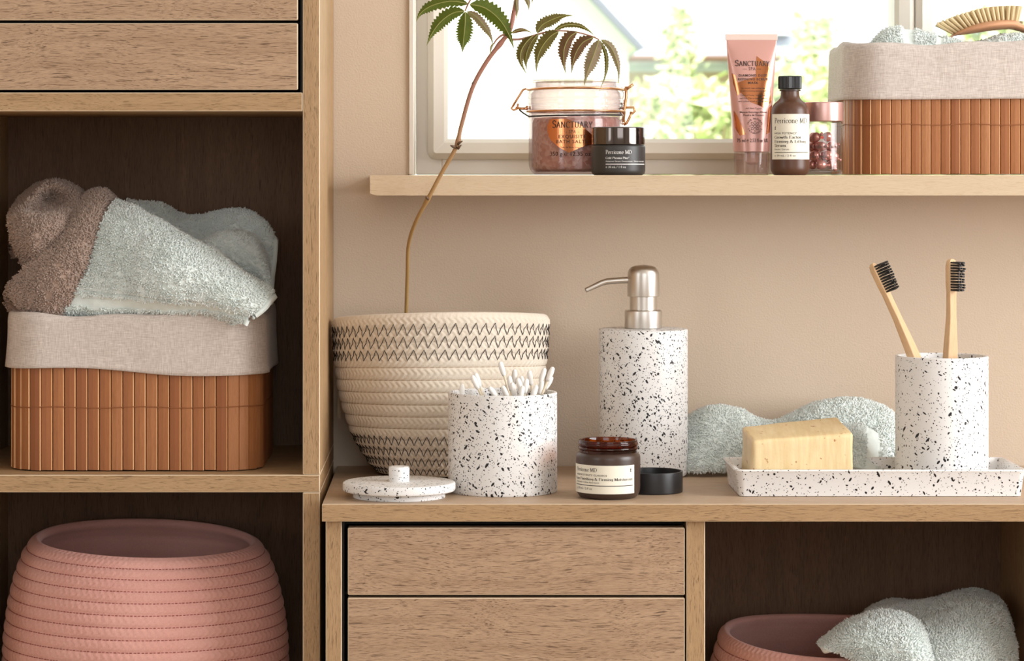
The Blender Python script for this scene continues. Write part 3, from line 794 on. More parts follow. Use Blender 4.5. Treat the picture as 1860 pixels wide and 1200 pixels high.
pr.put(sans_text('Hydratant / Crème Hydratante', .0), -.0362, .0145, .0014, .0270)
pr.bar(-.0380, .0222, .0122, .0128)
pr.put(sans_text('℮ 59 mL / 2 fl oz', .0), -.0362, .0088, .0019, .0202)
# pestle and mortar mark
pr.put((MB().add([(0, 0, .0), (.7, 0, 0), (.5, 0, .25), (.2, 0, .25)], [(0, 1, 2, 3)]).add([(.25, 0, .25), (.45, 0, .25), (.65, 0, .7), (.05, 0, .7)], [(0, 1, 2, 3)]).add([(.3, 0, .7), (.45, 0, .7), (.62, 0, 1.05), (.45, 0, 1.05)], [(0, 1, 2, 3)]), 1), .0190, .0243, .0036, .0024)
obj('lettering', pr.wrap(JR), ink_dark, lb)
cp = obj('screw_cap', MB().lathe(rounded([(0, 0), (.0273, 0, .0012), (.0273, .0188, .0006), (.0258, .0188, .0006), (.0256, .003), (0, .0028)]), 80), black_plastic, loc=at_depth(1184, 2.441, CT), smooth=50)
tag(cp, 'black screw cap lying open side up behind the amber moisturizer jar', 'cap')

# ------------------------------------------------------------------ things on the window shelf
WZ = 1.03
# serum bottle
SBp = at_depth(1435, 2.545, WZ)
sbt = thing('serum_bottle', 'amber frosted serum bottle with black ribbed cap and cream label', 'bottle', SBp)
R_ = .0179
obj('bottle_body', MB().lathe(rounded([(0, 0), (.0150, 0, .001), (.0179, .004, .004), (.0179, .056, .006), (.0160, .0655, .006), (.0088, .0705, .004), (.0084, .0775), (0, .0775)]), 72), amber_frost2, sbt, smooth=60)
obj('neck_ring', MB().lathe(rounded([(0, .0776), (.0098, .0776, .0004), (.0098, .0792, .0004), (0, .0794)]), 48), amber_frost, sbt, smooth=50)
capm = MB(); ns = 60; vs = []
for z, rr in ((.0796, .0104), (.0802, .0109), (.0905, .0109), (.0915, .0104)):
    for i in range(ns*2):
        a = PI*i/ns; q = rr-(.00035 if i % 2 else 0); vs.append((q*math.cos(a), q*math.sin(a), z))
k = ns*2; fs = [(j*k+i, j*k+(i+1) % k, (j+1)*k+(i+1) % k, (j+1)*k+i) for j in range(3) for i in range(k)]+[tuple(range(3*k, 4*k)), tuple(range(k-1, -1, -1))]
obj('cap', capm.add(vs, fs), black_plastic, sbt)
lb = obj('label', label_patch(R_, -.0225, .0225, .0145, .0562), label_m, sbt)
pr = Print(); LX = -.0181
pr.put(serif_text('Perricone MD', .12), LX, .0478, .0046, .0340)
pr.put((MB().add([(0, 0, .0), (.7, 0, 0), (.5, 0, .25), (.2, 0, .25)], [(0, 1, 2, 3)]).add([(.25, 0, .25), (.45, 0, .25), (.65, 0, .7), (.05, 0, .7)], [(0, 1, 2, 3)]).add([(.3, 0, .7), (.45, 0, .7), (.62, 0, 1.05), (.45, 0, 1.05)], [(0, 1, 2, 3)]), 1), LX, .0417, .0034, .0024)
pr.put(sans_text('HIGH POTENCY', .008, 1.1), LX, .0376, .0018, .0222)
pr.put(serif_text('Growth Factor', .17), LX, .0336, .0026, .0266)
pr.put(serif_text('Firming & Lifting', .17), LX, .0297, .0026, .0322)
pr.put(serif_text('Serum', .17), LX, .0260, .0026, .0124)
pr.put(sans_text('Serum / Sérum'), LX, .0230, .0015, .0150)
pr.bar(LX, .0182, .0206, .0211)
pr.put(sans_text('℮ 59 mL / 2 fl oz'), LX, .0171, .0018, .0212)
obj('lettering', pr.wrap(R_), ink_dark, lb)

# black cream jar
BJ = at_depth(1123, 2.57, WZ)
bj = thing('black_cream_jar', 'small black cosmetic jar with shiny lid and white lettering', 'jar', BJ)
BR = .0252
jb = obj('jar_body', MB().lathe(rounded([(0, 0), (.0230, 0, .001), (BR, .0025, .0025), (BR, .0272, .0015), (.0235, .0283), (0, .0283)]), 80), black_matt, bj, smooth=50)
obj('lid', MB().lathe(rounded([(0, .0285), (.0247, .0285, .0003), (.0247, .0442, .0008), (.0235, .0449), (0, .0449)]), 80), black_gloss, bj, smooth=50)
pr = Print(); LX = -.0135
pr.put(serif_text('Perricone MD', .13), LX, .0196, .0036, .0250)
pr.put(serif_text('Cold Plasma Plus+', .17), LX, .0150, .0019, .0225)
pr.put(sans_text('Advanced Serum Concentrate / Sérum concentré'), LX, .0122, .0014, .0420)
pr.bar(LX, .0300, .0098, .0105)
pr.put(sans_text('℮ 30 mL / 1 fl oz'), LX, .0066, .0020, .0190)
obj('lettering', pr.wrap(BR), ink_white, jb)

# bath salts jar with bail wire
SJ = Vector(at_depth(1046, 2.64, WZ)); SR = .0452
sj = thing('bath_salts_jar', 'clear clip-top jar of pink bath salts with rose gold wire bail', 'jar', SJ)
shell = rounded([(0, .0004), (.0395, .0004, .001), (.0452, .006, .006), (.0452, .0545, .003), (.0462, .0560, .0008), (.0462, .0585, .0008), (.0449, .0592), (.0449, .0628), (.0465, .0638, .0008), (.0465, .0668, .0008), (.0452, .0674)])
jbod = obj('jar_body', MB().lathe(shell+[(.0425, .0674), (.0425, .006), (.0385, .0030), (0, .0030)], 96), jar_plastic, sj, smooth=50)
lidp = rounded([(.0452, .0676), (.0462, .0684, .0008), (.0462, .0722, .0008), (.0452, .0730), (.0462, .0742, .0008), (.0462, .0800, .0016), (.0420, .0845, .001), (.0398, .0850), (.0398, .0880), (.0418, .0886, .0006), (.0418, .0912, .0006), (0, .0914)])
obj('lid', MB().lathe(lidp+[(0, .0895), (.0385, .0893), (.0385, .083), (.0430, .0780), (.0430, .0676)], 96), jar_plastic, sj, smooth=50)
def L(px, py, dy=0): return P(px, py, SJ.y+dy)-SJ
ring = [(.0472*math.cos(2*PI*i/64), .0472*math.sin(2*PI*i/64), .0610) for i in range(64)]
bail = obj('wire_bail', MB().tube(ring, .0010, 10, closed=True), copper_m, sj, smooth=True)
topw = [L(932, 191), L(929, 197), L(934, 201), L(942, 197)]
arcw = [L(932, 192), L(938, 182), L(950, 163), L(956, 161)]+[Vector((-.0468*math.cos(a), -.0468*math.sin(a)*1.0, .0812+.0012*math.sin(a))) for a in [PI*i/16 for i in range(1, 16)]]+[L(1129, 160), L(1136, 163)]
obj('upper_wire', MB().tube(arcw, .0011, 10), copper_m, bail, smooth=True)
obj('hinge_loop', MB().tube([L(932, 192), L(929, 197), L(933, 200), L(940, 197), L(941, 188)], .0011, 10).tube([L(936, 196), L(948, 197), L(958, 197)], .0013, 10).tube([L(956, 192), L(958, 199), L(963, 198), L(962, 193)], .0011, 8), copper_m, bail, smooth=True)
obj('latch_lever', MB().tube([L(1135, 158, -.004), L(1137, 157, -.004), L(1137.5, 175, -.004), L(1134, 200, -.004), L(1132, 222, -.004)], .0015, 10).tube([L(1136, 164, -.004), L(1143, 158, -.004), L(1150, 153, -.004)], .0014, 10)
    .tube([L(1131, 219, -.004)+Vector((.0022*math.cos(a), 0, .0022*math.sin(a)-.001)) for a in [2*PI*i/12 for i in range(12)]], .0008, 8, closed=True), copper_m, bail, smooth=True)
obj('latch_hook', MB().tube([L(1128, 196), L(1142, 195), L(1151, 195), L(1153, 202), L(1149, 206), L(1144, 204)], .0012, 10).tube([L(1148, 203), L(1143, 214), L(1138, 224), L(1133, 227)], .0012, 10), copper_m, bail, smooth=True)
band = [Vector((.0463*math.cos(a), .0463*math.sin(a), .0566+.0006*math.cos(a))) for a in [PI+PI*i/32 for i in range(33)]]
band = [L(943, 199), L(950, 205)]+[b for b in band[2:-4]]+[L(1124, 201, -.012), L(1130, 192, -.01), L(1129, 187, -.008)]
obj('seal_cord', MB().tube(band, .0008, 8), plain('black_cord', srgb(34, 30, 30), .6), sj, smooth=True)
# copper foil motif printed on the jar
def foil(R, poly, off=.0002):
    """poly in label plane, fan triangulated after dense slicing"""
    m = MB(); xs = [p[0] for p in poly]; n = 26; x0, x1 = min(xs), max(xs)
    def span(x):
        zs = []
        for (a, b), (c, d) in zip(poly, poly[1:]+poly[:1]):
            if (a-x)*(c-x) < 0: zs.append(b+(d-b)*(x-a)/(c-a))
        return (min(zs), max(zs)) if len(zs) > 1 else None
    sl = [(x, span(x)) for x in [x0+(x1-x0)*(i+.5)/n for i in range(n)]]; sl = [s for s in sl if s[1]]
    vs = []
    for x, (a, b) in sl:
        for z in (a, b): vs.append(((R+off)*math.sin(x/R), -(R+off)*math.cos(x/R), z))
    return m.add(vs, [(2*i, 2*i+2, 2*i+3, 2*i+1) for i in range(len(sl)-1)])
def jl(px, py): return (SR*math.asin(max(-1, min(1, ((px-1046)*2.60/F_PX)/SR))), (318-py)*2.60/F_PX)
fo = obj('foil_motif', foil(SR, [jl(*p) for p in ((990, 232), (996, 216), (1026, 216), (1050, 226), (1073, 246), (1073, 262), (1050, 268), (1030, 278), (1010, 266), (995, 252))]), copper_foil, jbod)
pr = Print()
def spot(px, py): return jl(px, py)
pr.put(serif_text('SANCTUARY', .17, .05, .06, .82), *spot(1000, 232), .0070, spot(1072, 230)[0]-spot(1000, 230)[0])
pr.put(sans_text('- SPA -', .0, 1.3), *spot(1024, 242), .0032, .0125)
pr.put(sans_text('EXQUISITE', .015, 1.25), *spot(1011, 251), .0032, .0260)
pr.put(sans_text('BATH SALTS', .015, 1.25), *spot(1007, 260), .0032, .0300)
pr.put(sans_text('Sels de Bain Exquis'), *spot(1015, 269), .0016, .0200)
pr.put(sans_text('350 g ℮ 12.35 oz US', .008), *spot(996, 283), .0040, .0480)
obj('lettering', pr.wrap(SR, .0004), ink_dark, jbod)
# the salts
salt = N('pink_salt'); sv = salt.coords()
vo = salt.n('ShaderNodeTexVoronoi'); salt.link(sv, vo.inputs['Vector']); vo.inputs['Scale'].default_value = 260
sx = salt.n('ShaderNodeSeparateColor'); salt.link(vo.outputs['Color'], sx.inputs[0])
salt.col(salt.ramp(sx.outputs[0], [(0, srgb(206, 134, 108)), (.5, srgb(226, 162, 136)), (1, srgb(243, 204, 184))])); salt.set(Roughness=.4, Subsurface_Weight=.15, Subsurface_Scale=.004)
salt.bump(vo.outputs['Distance'], .7, .0015)
prof = [(0, .0034), (.038, .0036), (.0415, .0075)]+[(.0418, .01+i*.0022) for i in range(20)]+[(.040, .0545), (.03, .0555), (.015, .056), (0, .0562)]
m = MB().lathe(prof, 160); V = np.array(m.v)
dn = vnoise(V*420, 2)*.0006+vnoise(V*60, 4)*np.where(V[:, 2] > .05, .002, 0)
rad = np.hypot(V[:, 0], V[:, 1])+1e-6; V[:, 0] *= 1+np.minimum(dn, 0)/rad; V[:, 1] *= 1+np.minimum(dn, 0)/rad; V[:, 2] += np.where(V[:, 2] > .05, dn, 0)
m.v = [tuple(v) for v in V]
sl = obj('bath_salts', m, salt.m, loc=SJ, smooth=True); tag(sl, 'coarse pink bath salt crystals filling the clip-top jar', 'bath salts', kind='stuff')

# pink squeeze tube
TU = Vector(at_depth(1365, 2.60, WZ))
tu = thing('cosmetic_tube', 'pink squeeze tube standing on its clear cap, copper foil shards', 'tube', TU)
tube_m = plain('pink_tube_plastic', srgb(212, 160, 149), .28, .25, Specular_IOR_Level=.6)
rows = []; Z0, Z1 = .0222, .1275
for i in range(33):
    t = i/32; z = Z0+(Z1-Z0)*t; hx = .0170+(.0238-.0170)*t; hy = .0165*(1-t**1.6)+.0006
    rows.append([(hx*math.copysign(abs(math.cos(a))**.9, math.cos(a)), hy*math.copysign(abs(math.sin(a))**.9, math.sin(a)), z) for a in [2*PI*k/64 for k in range(64)]])
tubebody = obj('tube_body', MB().grid(np.array(rows), closed_u=True), tube_m, tu, smooth=True)
obj('crimp', MB().box(-.0246, .0246, -.0007, .0007, .1274, .1332, .0003), plain('crimp_clear', srgb(226, 200, 188), .35), tu)
obj('cap', MB().lathe(rounded([(0, 0), (.0160, 0, .001), (.0166, .0216, .0006), (.0160, .0219), (0, .0219), (0, .020), (.0148, .020), (.0142, .002), (0, .002)]), 64), clear_cap, tu, smooth=50)
obj('nozzle', MB().lathe(rounded([(0, .0218), (.0062, .0218), (.0062, .012, .001), (.003, .010), (0, .010)]), 32), plain('nozzle_pink', srgb(226, 186, 174), .4), tu, smooth=50)
def tmap(off):
    def f(x, z):
        t = (z-Z0)/(Z1-Z0); hx = .0170+(.0238-.0170)*t; hy = .0165*(1-t**1.6)+.0006
        c = max(-.999, min(.999, x/hx)); cc = abs(c)**(1/.9); s_ = math.sqrt(max(0, 1-cc*cc))**.9
        return (x, -hy*s_-off, z)
    return f
def tl(px, py): return ((px-1365)*2.585/F_PX, (318-py)*2.585/F_PX)
def slices(poly, n=24):
    m = MB(); xs = [p[0] for p in poly]; x0, x1 = min(xs), max(xs); sl = []
    for i in range(n+1):
        x = x0+(x1-x0)*min(max(i/n, .004), .996); zs = []
        for (a, b), (c, d) in zip(poly, poly[1:]+poly[:1]):
            if (a-x)*(c-x) < 0: zs.append(b+(d-b)*(x-a)/(c-a))
        if len(zs) > 1: sl.append((x, min(zs), max(zs)))
    K = 8; vs = []
    for x, a, b in sl:
        for k in range(K+1): vs.append((x, 0, a+(b-a)*k/K))
    return m.add(vs, [(i*(K+1)+k, (i+1)*(K+1)+k, (i+1)*(K+1)+k+1, i*(K+1)+k+1) for i in range(len(sl)-1) for k in range(K)])
fm = MB()
for poly in ([(1372, 100), (1397, 118), (1400, 185), (1388, 196), (1360, 185), (1338, 162), (1336, 150), (1366, 140), (1396, 138)],
             [(1328, 132), (1334, 136), (1343, 168), (1337, 174), (1330, 150)], [(1331, 200), (1338, 212), (1351, 244), (1341, 246), (1333, 232)],
             [(1394, 196), (1401, 190), (1396, 240), (1389, 244)]):
    p_ = Print(); p_.mb = slices([tl(*q) for q in poly]); q = p_.map(tmap(.00025)); fm.add(q.v, q.f)
obj('foil_motif', fm, copper_foil, tubebody)
pr = Print()
pr.put(serif_text('SANCTUARY', .18, .05, .06, .82), *tl(1334, 119), .0056, .0325)
pr.put(sans_text('— SPA —', .0, 1.2), *tl(1348, 127), .0030, .0170)
for py, t, w_ in ((138.5, 'DIAMOND DUST', .0270), (145.5, 'REFINING SCRUB', .0285), (152, 'MASK', .0100)):
    pr.put(sans_text(t, .02, 1.15), *tl(1366, py), .0022, w_, 'C')
for py, t, w_ in ((161, 'For smooth, clean, polished skin', .022), (166, 'A radiance boosting treatment with', .024), (174, 'Diamond Powder, Volcanic Lava', .024), (179.5, 'and Pink Clay to buff, brighten', .026), (185, 'and refine tired and dull skin', .028), (198, 'All Skin Types', .0150)):
    pr.put(sans_text(t, .0), *tl(1366, py), .0014, w_, 'C')
pr.put(sans_text('Masque Gommage Affinant', .01), *tl(1366, 205), .0017, .0260, 'C')
pr.put(sans_text('Poudre de Diamant', .01), *tl(1366, 210.5), .0017, .0195, 'C')
pr.put(sans_text('75 ml ℮ 2.53 fl oz US', .008), *tl(1364, 258), .0033, .0290, 'C')
ec = tl(1368, 229)
for k in range(8):       # eight petalled flower emblem
    a = 2*PI*k/8
    pts = [(.0010+.0042*s_*math.cos(0), 0) for s_ in (0, 1)]
    ring_ = []
    for q in range(13):
        th = 2*PI*q/12; lx = .0030+.0020*math.cos(th); lz = .0009*math.sin(th); ring_.append((ec[0]+lx*math.cos(a)-lz*math.sin(a), ec[1]+lx*math.sin(a)+lz*math.cos(a)))
    for (ax, az), (bx, bz) in zip(ring_, ring_[1:]):
        nx, nz = -(bz-az), bx-ax; l_ = math.hypot(nx, nz); nx, nz = nx/l_*.00017, nz/l_*.00017
        pr.mb.add([(ax-nx, 0, az-nz), (bx-nx, 0, bz-nz), (bx+nx, 0, bz+nz), (ax+nx, 0, az+nz)], [(0, 1, 2, 3)])
def ring_text(txt, rad, a0, a1, h, up=True):
    for k, ch in enumerate(txt):
        if ch == ' ': continue
        m, wd = sans_text(ch, .02); a = math.radians(a0+(a1-a0)*k/(len(txt)-1)); s_ = 1 if up else -1
        tx_, tz_ = math.sin(a)*s_, -math.cos(a)*s_      # reading direction
        ox, oz = ec[0]+rad*math.cos(a), ec[1]+rad*math.sin(a); ux, uz = math.cos(a)*s_, math.sin(a)*s_
        pr.mb.add([(ox+tx_*(v[0]-wd/2)*h+ux*(v[2]-.35)*h, 0, oz+tz_*(v[0]-wd/2)*h+uz*(v[2]-.35)*h) for v in m.v], m.f)
ring_text('100% NATURAL', .0068, 165, 15, .0015); ring_text('FRAGRANCE', .0068, 205, 335, .0015, False)
obj('lettering', pr.map(tmap(.00045)), ink_dark, tubebody)

# capsule jar
CJ = Vector(at_depth(1495, 2.575, WZ)); CR = .0185
cjj = thing('capsule_jar', 'small clear glass jar of pink capsules with rose metal cap', 'jar', CJ)
cb = obj('jar_body', MB().lathe(rounded([(0, .0002), (.0165, .0002, .001), (CR, .003, .003), (CR, .049, .001), (.0165, .0502), (.0150, .0502), (.0155, .049), (.0160, .0485, .001), (.0160, .0035, .002), (0, .0030)]), 72), clear_glass, cjj, smooth=50)
obj('cap', MB().lathe(rounded([(0, .0504), (.0186, .0504, .0004), (.0186, .0682, .0012), (0, .0686)]), 72), rose_cap, cjj, smooth=50)
pr = Print(); pr.put(serif_text('Elizabeth Arden', .15), -.0155, .0252, .0030, .0300); pr.put(sans_text('RETINOL', .01), -.0125, .0158, .0024, .0150)
obj('lettering', pr.wrap(CR, .0002), ink_grey, cb)
pr = Print(); pr.bar(-.0045, -.0021, .0338, .0362, 3); obj('door_mark', pr.wrap(CR, .0002), ink_red, cb)
cap_m = plain('pink_pearl_capsule', srgb(218, 150, 138), .2, .6)
cm = MB().lathe(rounded([(0, -.0045), (.0030, -.0040, .0012), (.0045, 0, .002), (.0030, .0040, .0015), (0, .0045)]), 20)
nb = [(0, .0042), (.0022, .0056), (0, .0072)]
cm2 = MB().lathe([(.0012, .0040), (.0012, .0062), (.0018, .0074), (0, .0078)], 10)
cm.add(cm2.v, cm2.f)
proto = None; rc = random.Random(5)
spots = []
for lay in range(4):
    for k in range(5):
        a = 2*PI*k/5+lay*.63-1.9; rr = .0099
        spots.append((rr*math.cos(a), rr*math.sin(a), .0092+lay*.0086+rc.uniform(0, .0008)))
for x, y, z in spots:
    if z > .033 and x > .003: continue
    rot = (rc.uniform(0, 6), rc.uniform(0, 6), rc.uniform(0, 6))
    if proto is None: proto = obj('capsule', cm, cap_m, loc=CJ+Vector((x, y, z)), rot=rot, smooth=True); o = proto
    else:
        o = proto.copy(); COL.objects.link(o); o.location = CJ+Vector((x, y, z)); o.rotation_euler = rot
    o.scale = (1.12, 1.12, 1.12)
    tag(o, 'shiny pink twist-off capsule inside the small glass jar', 'capsule', 'capsules in the glass jar')

# cotton buds in the speckled jar
cotton = plain('white_cotton', srgb(246, 243, 238), .95); stick_m = plain('paper_stick', srgb(238, 224, 200), .8)
def bud_mesh():
    tip = rounded([(0, .0295), (.0016, .0297), (.0024, .034, .003), (.0026, .0385, .003), (.0018, .0425, .0012), (0, .0432)])
    return MB().lathe([(0, -.0295), (.00105, -.0295), (.00105, .0296), (0, .0296)], 8), MB().lathe(tip, 14), MB().lathe([(r, -z) for r, z in reversed(tip)], 14)
sA, tA, tB_ = bud_mesh(); first = None
buds = [((839, 696), (840, 730), 0), ((857, 681), (876, 722), -.02), ((863, 677), (879, 724), -.012), ((888, 702), (912, 735), -.03), ((908, 656), (928, 725), .0), ((912, 700), (930, 735), -.02), ((925, 682), (930, 725), -.01),
        ((935, 670), (932, 725), .012), ((930, 694), (942, 730), -.03), ((940, 686), (952, 722), -.02), ((946, 682), (956, 725), .01), ((957, 687), (952, 722), -.015), ((961, 672), (968, 720), .0), ((975, 699), (962, 735), -.03),
        ((990, 668), (972, 722), .015), ((1005, 666), (980, 726), -.01), ((1003, 683), (976, 732), .02), ((918, 698), (930, 728), .02), ((895, 708), (915, 728), .02), ((950, 700), (944, 728), -.035), ((870, 700), (884, 730), .03), ((985, 690), (975, 730), .0)]
for (tx, ty_), (bx, by), dy in buds:
    yy = JAR[1]+dy; tip = P(tx, ty_, yy); b = P(bx, by, yy+rnd.uniform(-.004, .004)); dirv = (tip-b).normalized()
    cpos = tip-dirv*.0432
    # keep the lower end inside the jar
    low = tip-dirv*.0864; dx, dy2 = low.x-JAR[0], low.y-JAR[1]; rr = math.hypot(dx, dy2)
    if rr > .040 or low.z < CT+.006:
        low = Vector((JAR[0]+dx*min(1, .039/max(rr, 1e-6)), JAR[1]+dy2*min(1, .039/max(rr, 1e-6)), max(low.z, CT+.008))); dirv = (tip-low).normalized(); cpos = tip-dirv*.0432
    q = dirv.to_track_quat('Z', 'Y')
    root = thing('cotton_bud', 'white cotton bud standing in the open speckled jar', 'cotton bud', cpos, group='cotton buds in the speckled jar')
    root.rotation_mode = 'QUATERNION'; root.rotation_quaternion = q
    if first is None:
        first = [obj('stick', sA, stick_m, root), obj('cotton_tip', tA, cotton, root, smooth=True), obj('cotton_tip', tB_, cotton, root, smooth=True)]
    else:
        for f in first: share(f, root, (0, 0, 0))

# ------------------------------------------------------------------ rope baskets
def rope_basket(name, label, loc, prof, ncoil, sy_, mat, rim_dz, braid=.005, bump=.0026, nu=900, per=10, thick=.007, group=None, amp=.00055):
    """prof: outline (r, z) from base edge to rim, local; coils follow its length.  Returns (root, surface function)"""
    pr_ = [Vector((r, z)) for r, z in prof]; seg = [(b-a).length for a, b in zip(pr_, pr_[1:])]; tot = sum(seg)
    cum = [0]
    for s_ in seg: cum.append(cum[-1]+s_)
    rs, zs = [p.x for p in pr_], [p.y for p in pr_]
    def base(u):                 # u in coils 0..ncoil
        t = np.clip(np.asarray(u, float)/ncoil, 0, 1)*tot
        e = 1e-4
        r, z = np.interp(t, cum, rs), np.interp(t, cum, zs)
        k = np.ones(7)/7
        return r, z
    # smooth the outline once
    tt = np.linspace(0, ncoil, ncoil*per+1); R0, Z0_ = base(tt)
    ker = np.hanning(13); ker /= ker.sum()
    pad = 6
    Rp = np.convolve(np.concatenate([np.full(pad, R0[0])-(np.arange(pad, 0, -1))*(R0[1]-R0[0]), R0, np.full(pad, R0[-1])+np.arange(1, pad+1)*(R0[-1]-R0[-2])]), ker, 'valid')
    Zp = np.convolve(np.concatenate([np.full(pad, Z0_[0])-(np.arange(pad, 0, -1))*(Z0_[1]-Z0_[0]), Z0_, np.full(pad, Z0_[-1])+np.arange(1, pad+1)*(Z0_[-1]-Z0_[-2])]), ker, 'valid')
    dR, dZ = np.gradient(Rp), np.gradient(Zp); ln_ = np.hypot(dR, dZ); NR, NZ = dZ/ln_, -dR/ln_
    def surf(u, a, off=0.0, br=True):
        u = np.asarray(u, float); a = np.asarray(a, float)
        r = np.interp(u, tt, Rp); z = np.interp(u, tt, Zp); nr = np.interp(u, tt, NR); nz = np.interp(u, tt, NZ)
        f = u-np.floor(u); f = np.where(u >= ncoil, 1, f)
        b = bump*(np.sqrt(np.clip(1-(2*f-1)**2, 0, 1))-1)
        if br:
            s_ = a*rs[-1]/braid
            b = b+amp*(np.abs(np.sin(PI*(s_+np.abs(f-.5)*2.0+np.floor(u)*.37)))-.5)
        d_ = b+off
        wob = 1+.006*np.sin(3*a+u*.13)+.004*np.sin(5*a-u*.2)
        rr = (r*wob+nr*d_); zz = z+nz*d_
        zz = zz+rim_dz(a)*np.clip((u/ncoil), 0, 1)**2
        return np.stack([rr*np.cos(a), rr*np.sin(a)*sy_, zz], -1)
    root = thing(name, label, 'basket', loc, group=group)
    A = np.linspace(0, 2*PI, nu, endpoint=False); U = tt
    G = surf(U[:, None], A[None, :])
    # rim roll and inner wall
    inner = []
    for k in range(1, 5):
        th = PI*k/4; top = surf(np.array([ncoil])[:, None], A[None, :], -thick/2*(1-math.cos(th)), False); top[..., 2] += thick*.45*math.sin(th); inner.append(top)
    Ui = tt[::-1][per//2::2]
    Gi = surf(Ui[:, None], A[None, :], -thick, False)
    inn = surf(Ui[:, None], A[None, :], -thick-0*bump, False)
    G = np.concatenate([G]+inner+[inn], 0)
    floor_in = G[-1:].copy(); floor_in[..., 0] *= .02; floor_in[..., 1] *= .02
    floor_out = G[:1].copy(); floor_out[..., 0] *= .02; floor_out[..., 1] *= .02
    G = np.concatenate([floor_out, G, floor_in], 0)
    nv = G.shape[0]; i = np.arange(nu); j = np.arange(nv-1)
    I, J = np.meshgrid(i, j); K = (I+1) % nu
    Fq = np.stack([J*nu+I, J*nu+K, (J+1)*nu+K, (J+1)*nu+I], -1).reshape(-1, 4)
    np_obj('rope_coil', G, Fq, mat, root)
    return root, surf

# cream basket with black zigzag stitching
CB = at_depth(800, 2.58, CT+.0012)
k_ = .000516
cprof = [(.054, .0), (.0615, .0035), (.0686, .0127), (.0764, .0251), (.081+.003, .0385), (.0908, .0591), (.0962, .0798), (.0996, .1076), (.1008, .1247), (.1020, .1505)]
cr_, csurf = rope_basket('planter_basket', 'cream cotton rope basket with black zigzag stitching holding the leafy stem', CB, cprof, 14, .72, cream_rope,
    lambda a: -.0065*(1+np.sin(a))*.9+.0016*np.cos(a)-.0006*np.cos(2*a), braid=.0062, bump=.0016, amp=.0010)
def zigzag(u0, half, n, r=.00034, steep=.35):
    m = MB(); pts = []
    for k in range(n):
        a0 = 2*PI*k/n; da = 2*PI/n
        for q in range(4): pts.append((u0+half-2*half*q/4, a0+da*steep*q/4))
        for q in range(4): pts.append((u0-half+2*half*q/4, a0+da*(steep+(1-steep)*q/4)))
    uu = np.array([p[0] for p in pts]); aa = np.array([p[1] for p in pts])
    S = csurf(uu, aa, .0006, False)
    return m.tube([tuple(p) for p in S], r, 5, closed=True)
for u0, h in ((13, .46), (12, .46), (11, .42), (4, .40), (3, .40), (2, .40), (1, .36)):
    obj('zigzag_stitch', zigzag(u0-.02, h, 66), stitch_black, cr_, smooth=True)
sm = MB()
for u0 in (5, 6, 7, 8, 9, 10):          # plain seam thread in the other grooves
    aa = np.linspace(0, 2*PI, 120, endpoint=False); S = csurf(np.full(120, u0-.001), aa, .0002, False); sm.tube([tuple(p) for p in S], .00035, 4, closed=True)
obj('seam_thread', sm, plain('beige_thread', srgb(176, 150, 120), .8), cr_)
tas = MB(); rt = random.Random(3)
for k in range(14):
    a = PI+.15+rt.uniform(-.05, .05)-.35; p = csurf(np.array([10.2]), np.array([PI-.35]), .001, False)[0]
    x, y, z = p; dx = rt.uniform(-.004, .005); dl = rt.uniform(.036, .052)
    tas.tube([(x, y, z), (x-.002+dx*.3, y-.003, z-dl*.4), (x+.001+dx, y-.004+rt.uniform(-.002, .002), z-dl)], [.0007, .0006, .0004], 5)
obj('tassel', tas, plain('tassel_cord', srgb(205, 180, 148), .9), cr_)

# pink baskets
def dash_seams(surf, us, n, mat, parent, off=.0005):
    m = MB()
    for u0 in us:
        for k in range(n):
            a = 2*PI*(k+.1)/n; b = a+2*PI/n*.62
            S = surf(np.full(3, float(u0)-.001), np.linspace(a, b, 3), off, False); m.tube([tuple(p) for p in S], .00042, 4)
    o = obj('seam_stitches', m, mat, parent); o['kind'] = 'stuff'
PBX = -.2815
pprof = [(.085, 0), (.095, .006), (.112, .04), (.1265, .09), (.1305, .125), (.1295, .150), (.1255, .180), (.1195, .205), (.1115, .226), (.1022, .2375)]
pb, psurf = rope_basket('rope_basket', 'large pink cotton rope basket, empty, in the cube unit', (PBX, -.1425, .4612), pprof, 23, .9, pink_rope,
    lambda a: .004*np.sin(a)-.004*np.cos(a+.5), braid=.0052, bump=.0022, per=6, amp=.0011, group='pink rope baskets')
dash_seams(psurf, range(9, 23), 230, stitch_pink, pb)
PB2 = (.352, -.142, .3862)
qprof = [(.085, 0), (.095, .006), (.114, .045), (.1265, .09), (.1285, .125), (.1265, .150), (.1222, .18), (.1150, .205), (.1085, .2245)]
pb2, psurf2 = rope_basket('rope_basket', 'pink cotton rope basket with a mint towel hanging over its rim', PB2, qprof, 21, .93, pink_rope,
    lambda a: .004*np.sin(a)+.003*np.cos(a*2+.4), braid=.0052, bump=.0022, per=6, amp=.0011, group='pink rope baskets')
dash_seams(psurf2, range(11, 21), 230, stitch_pink, pb2)

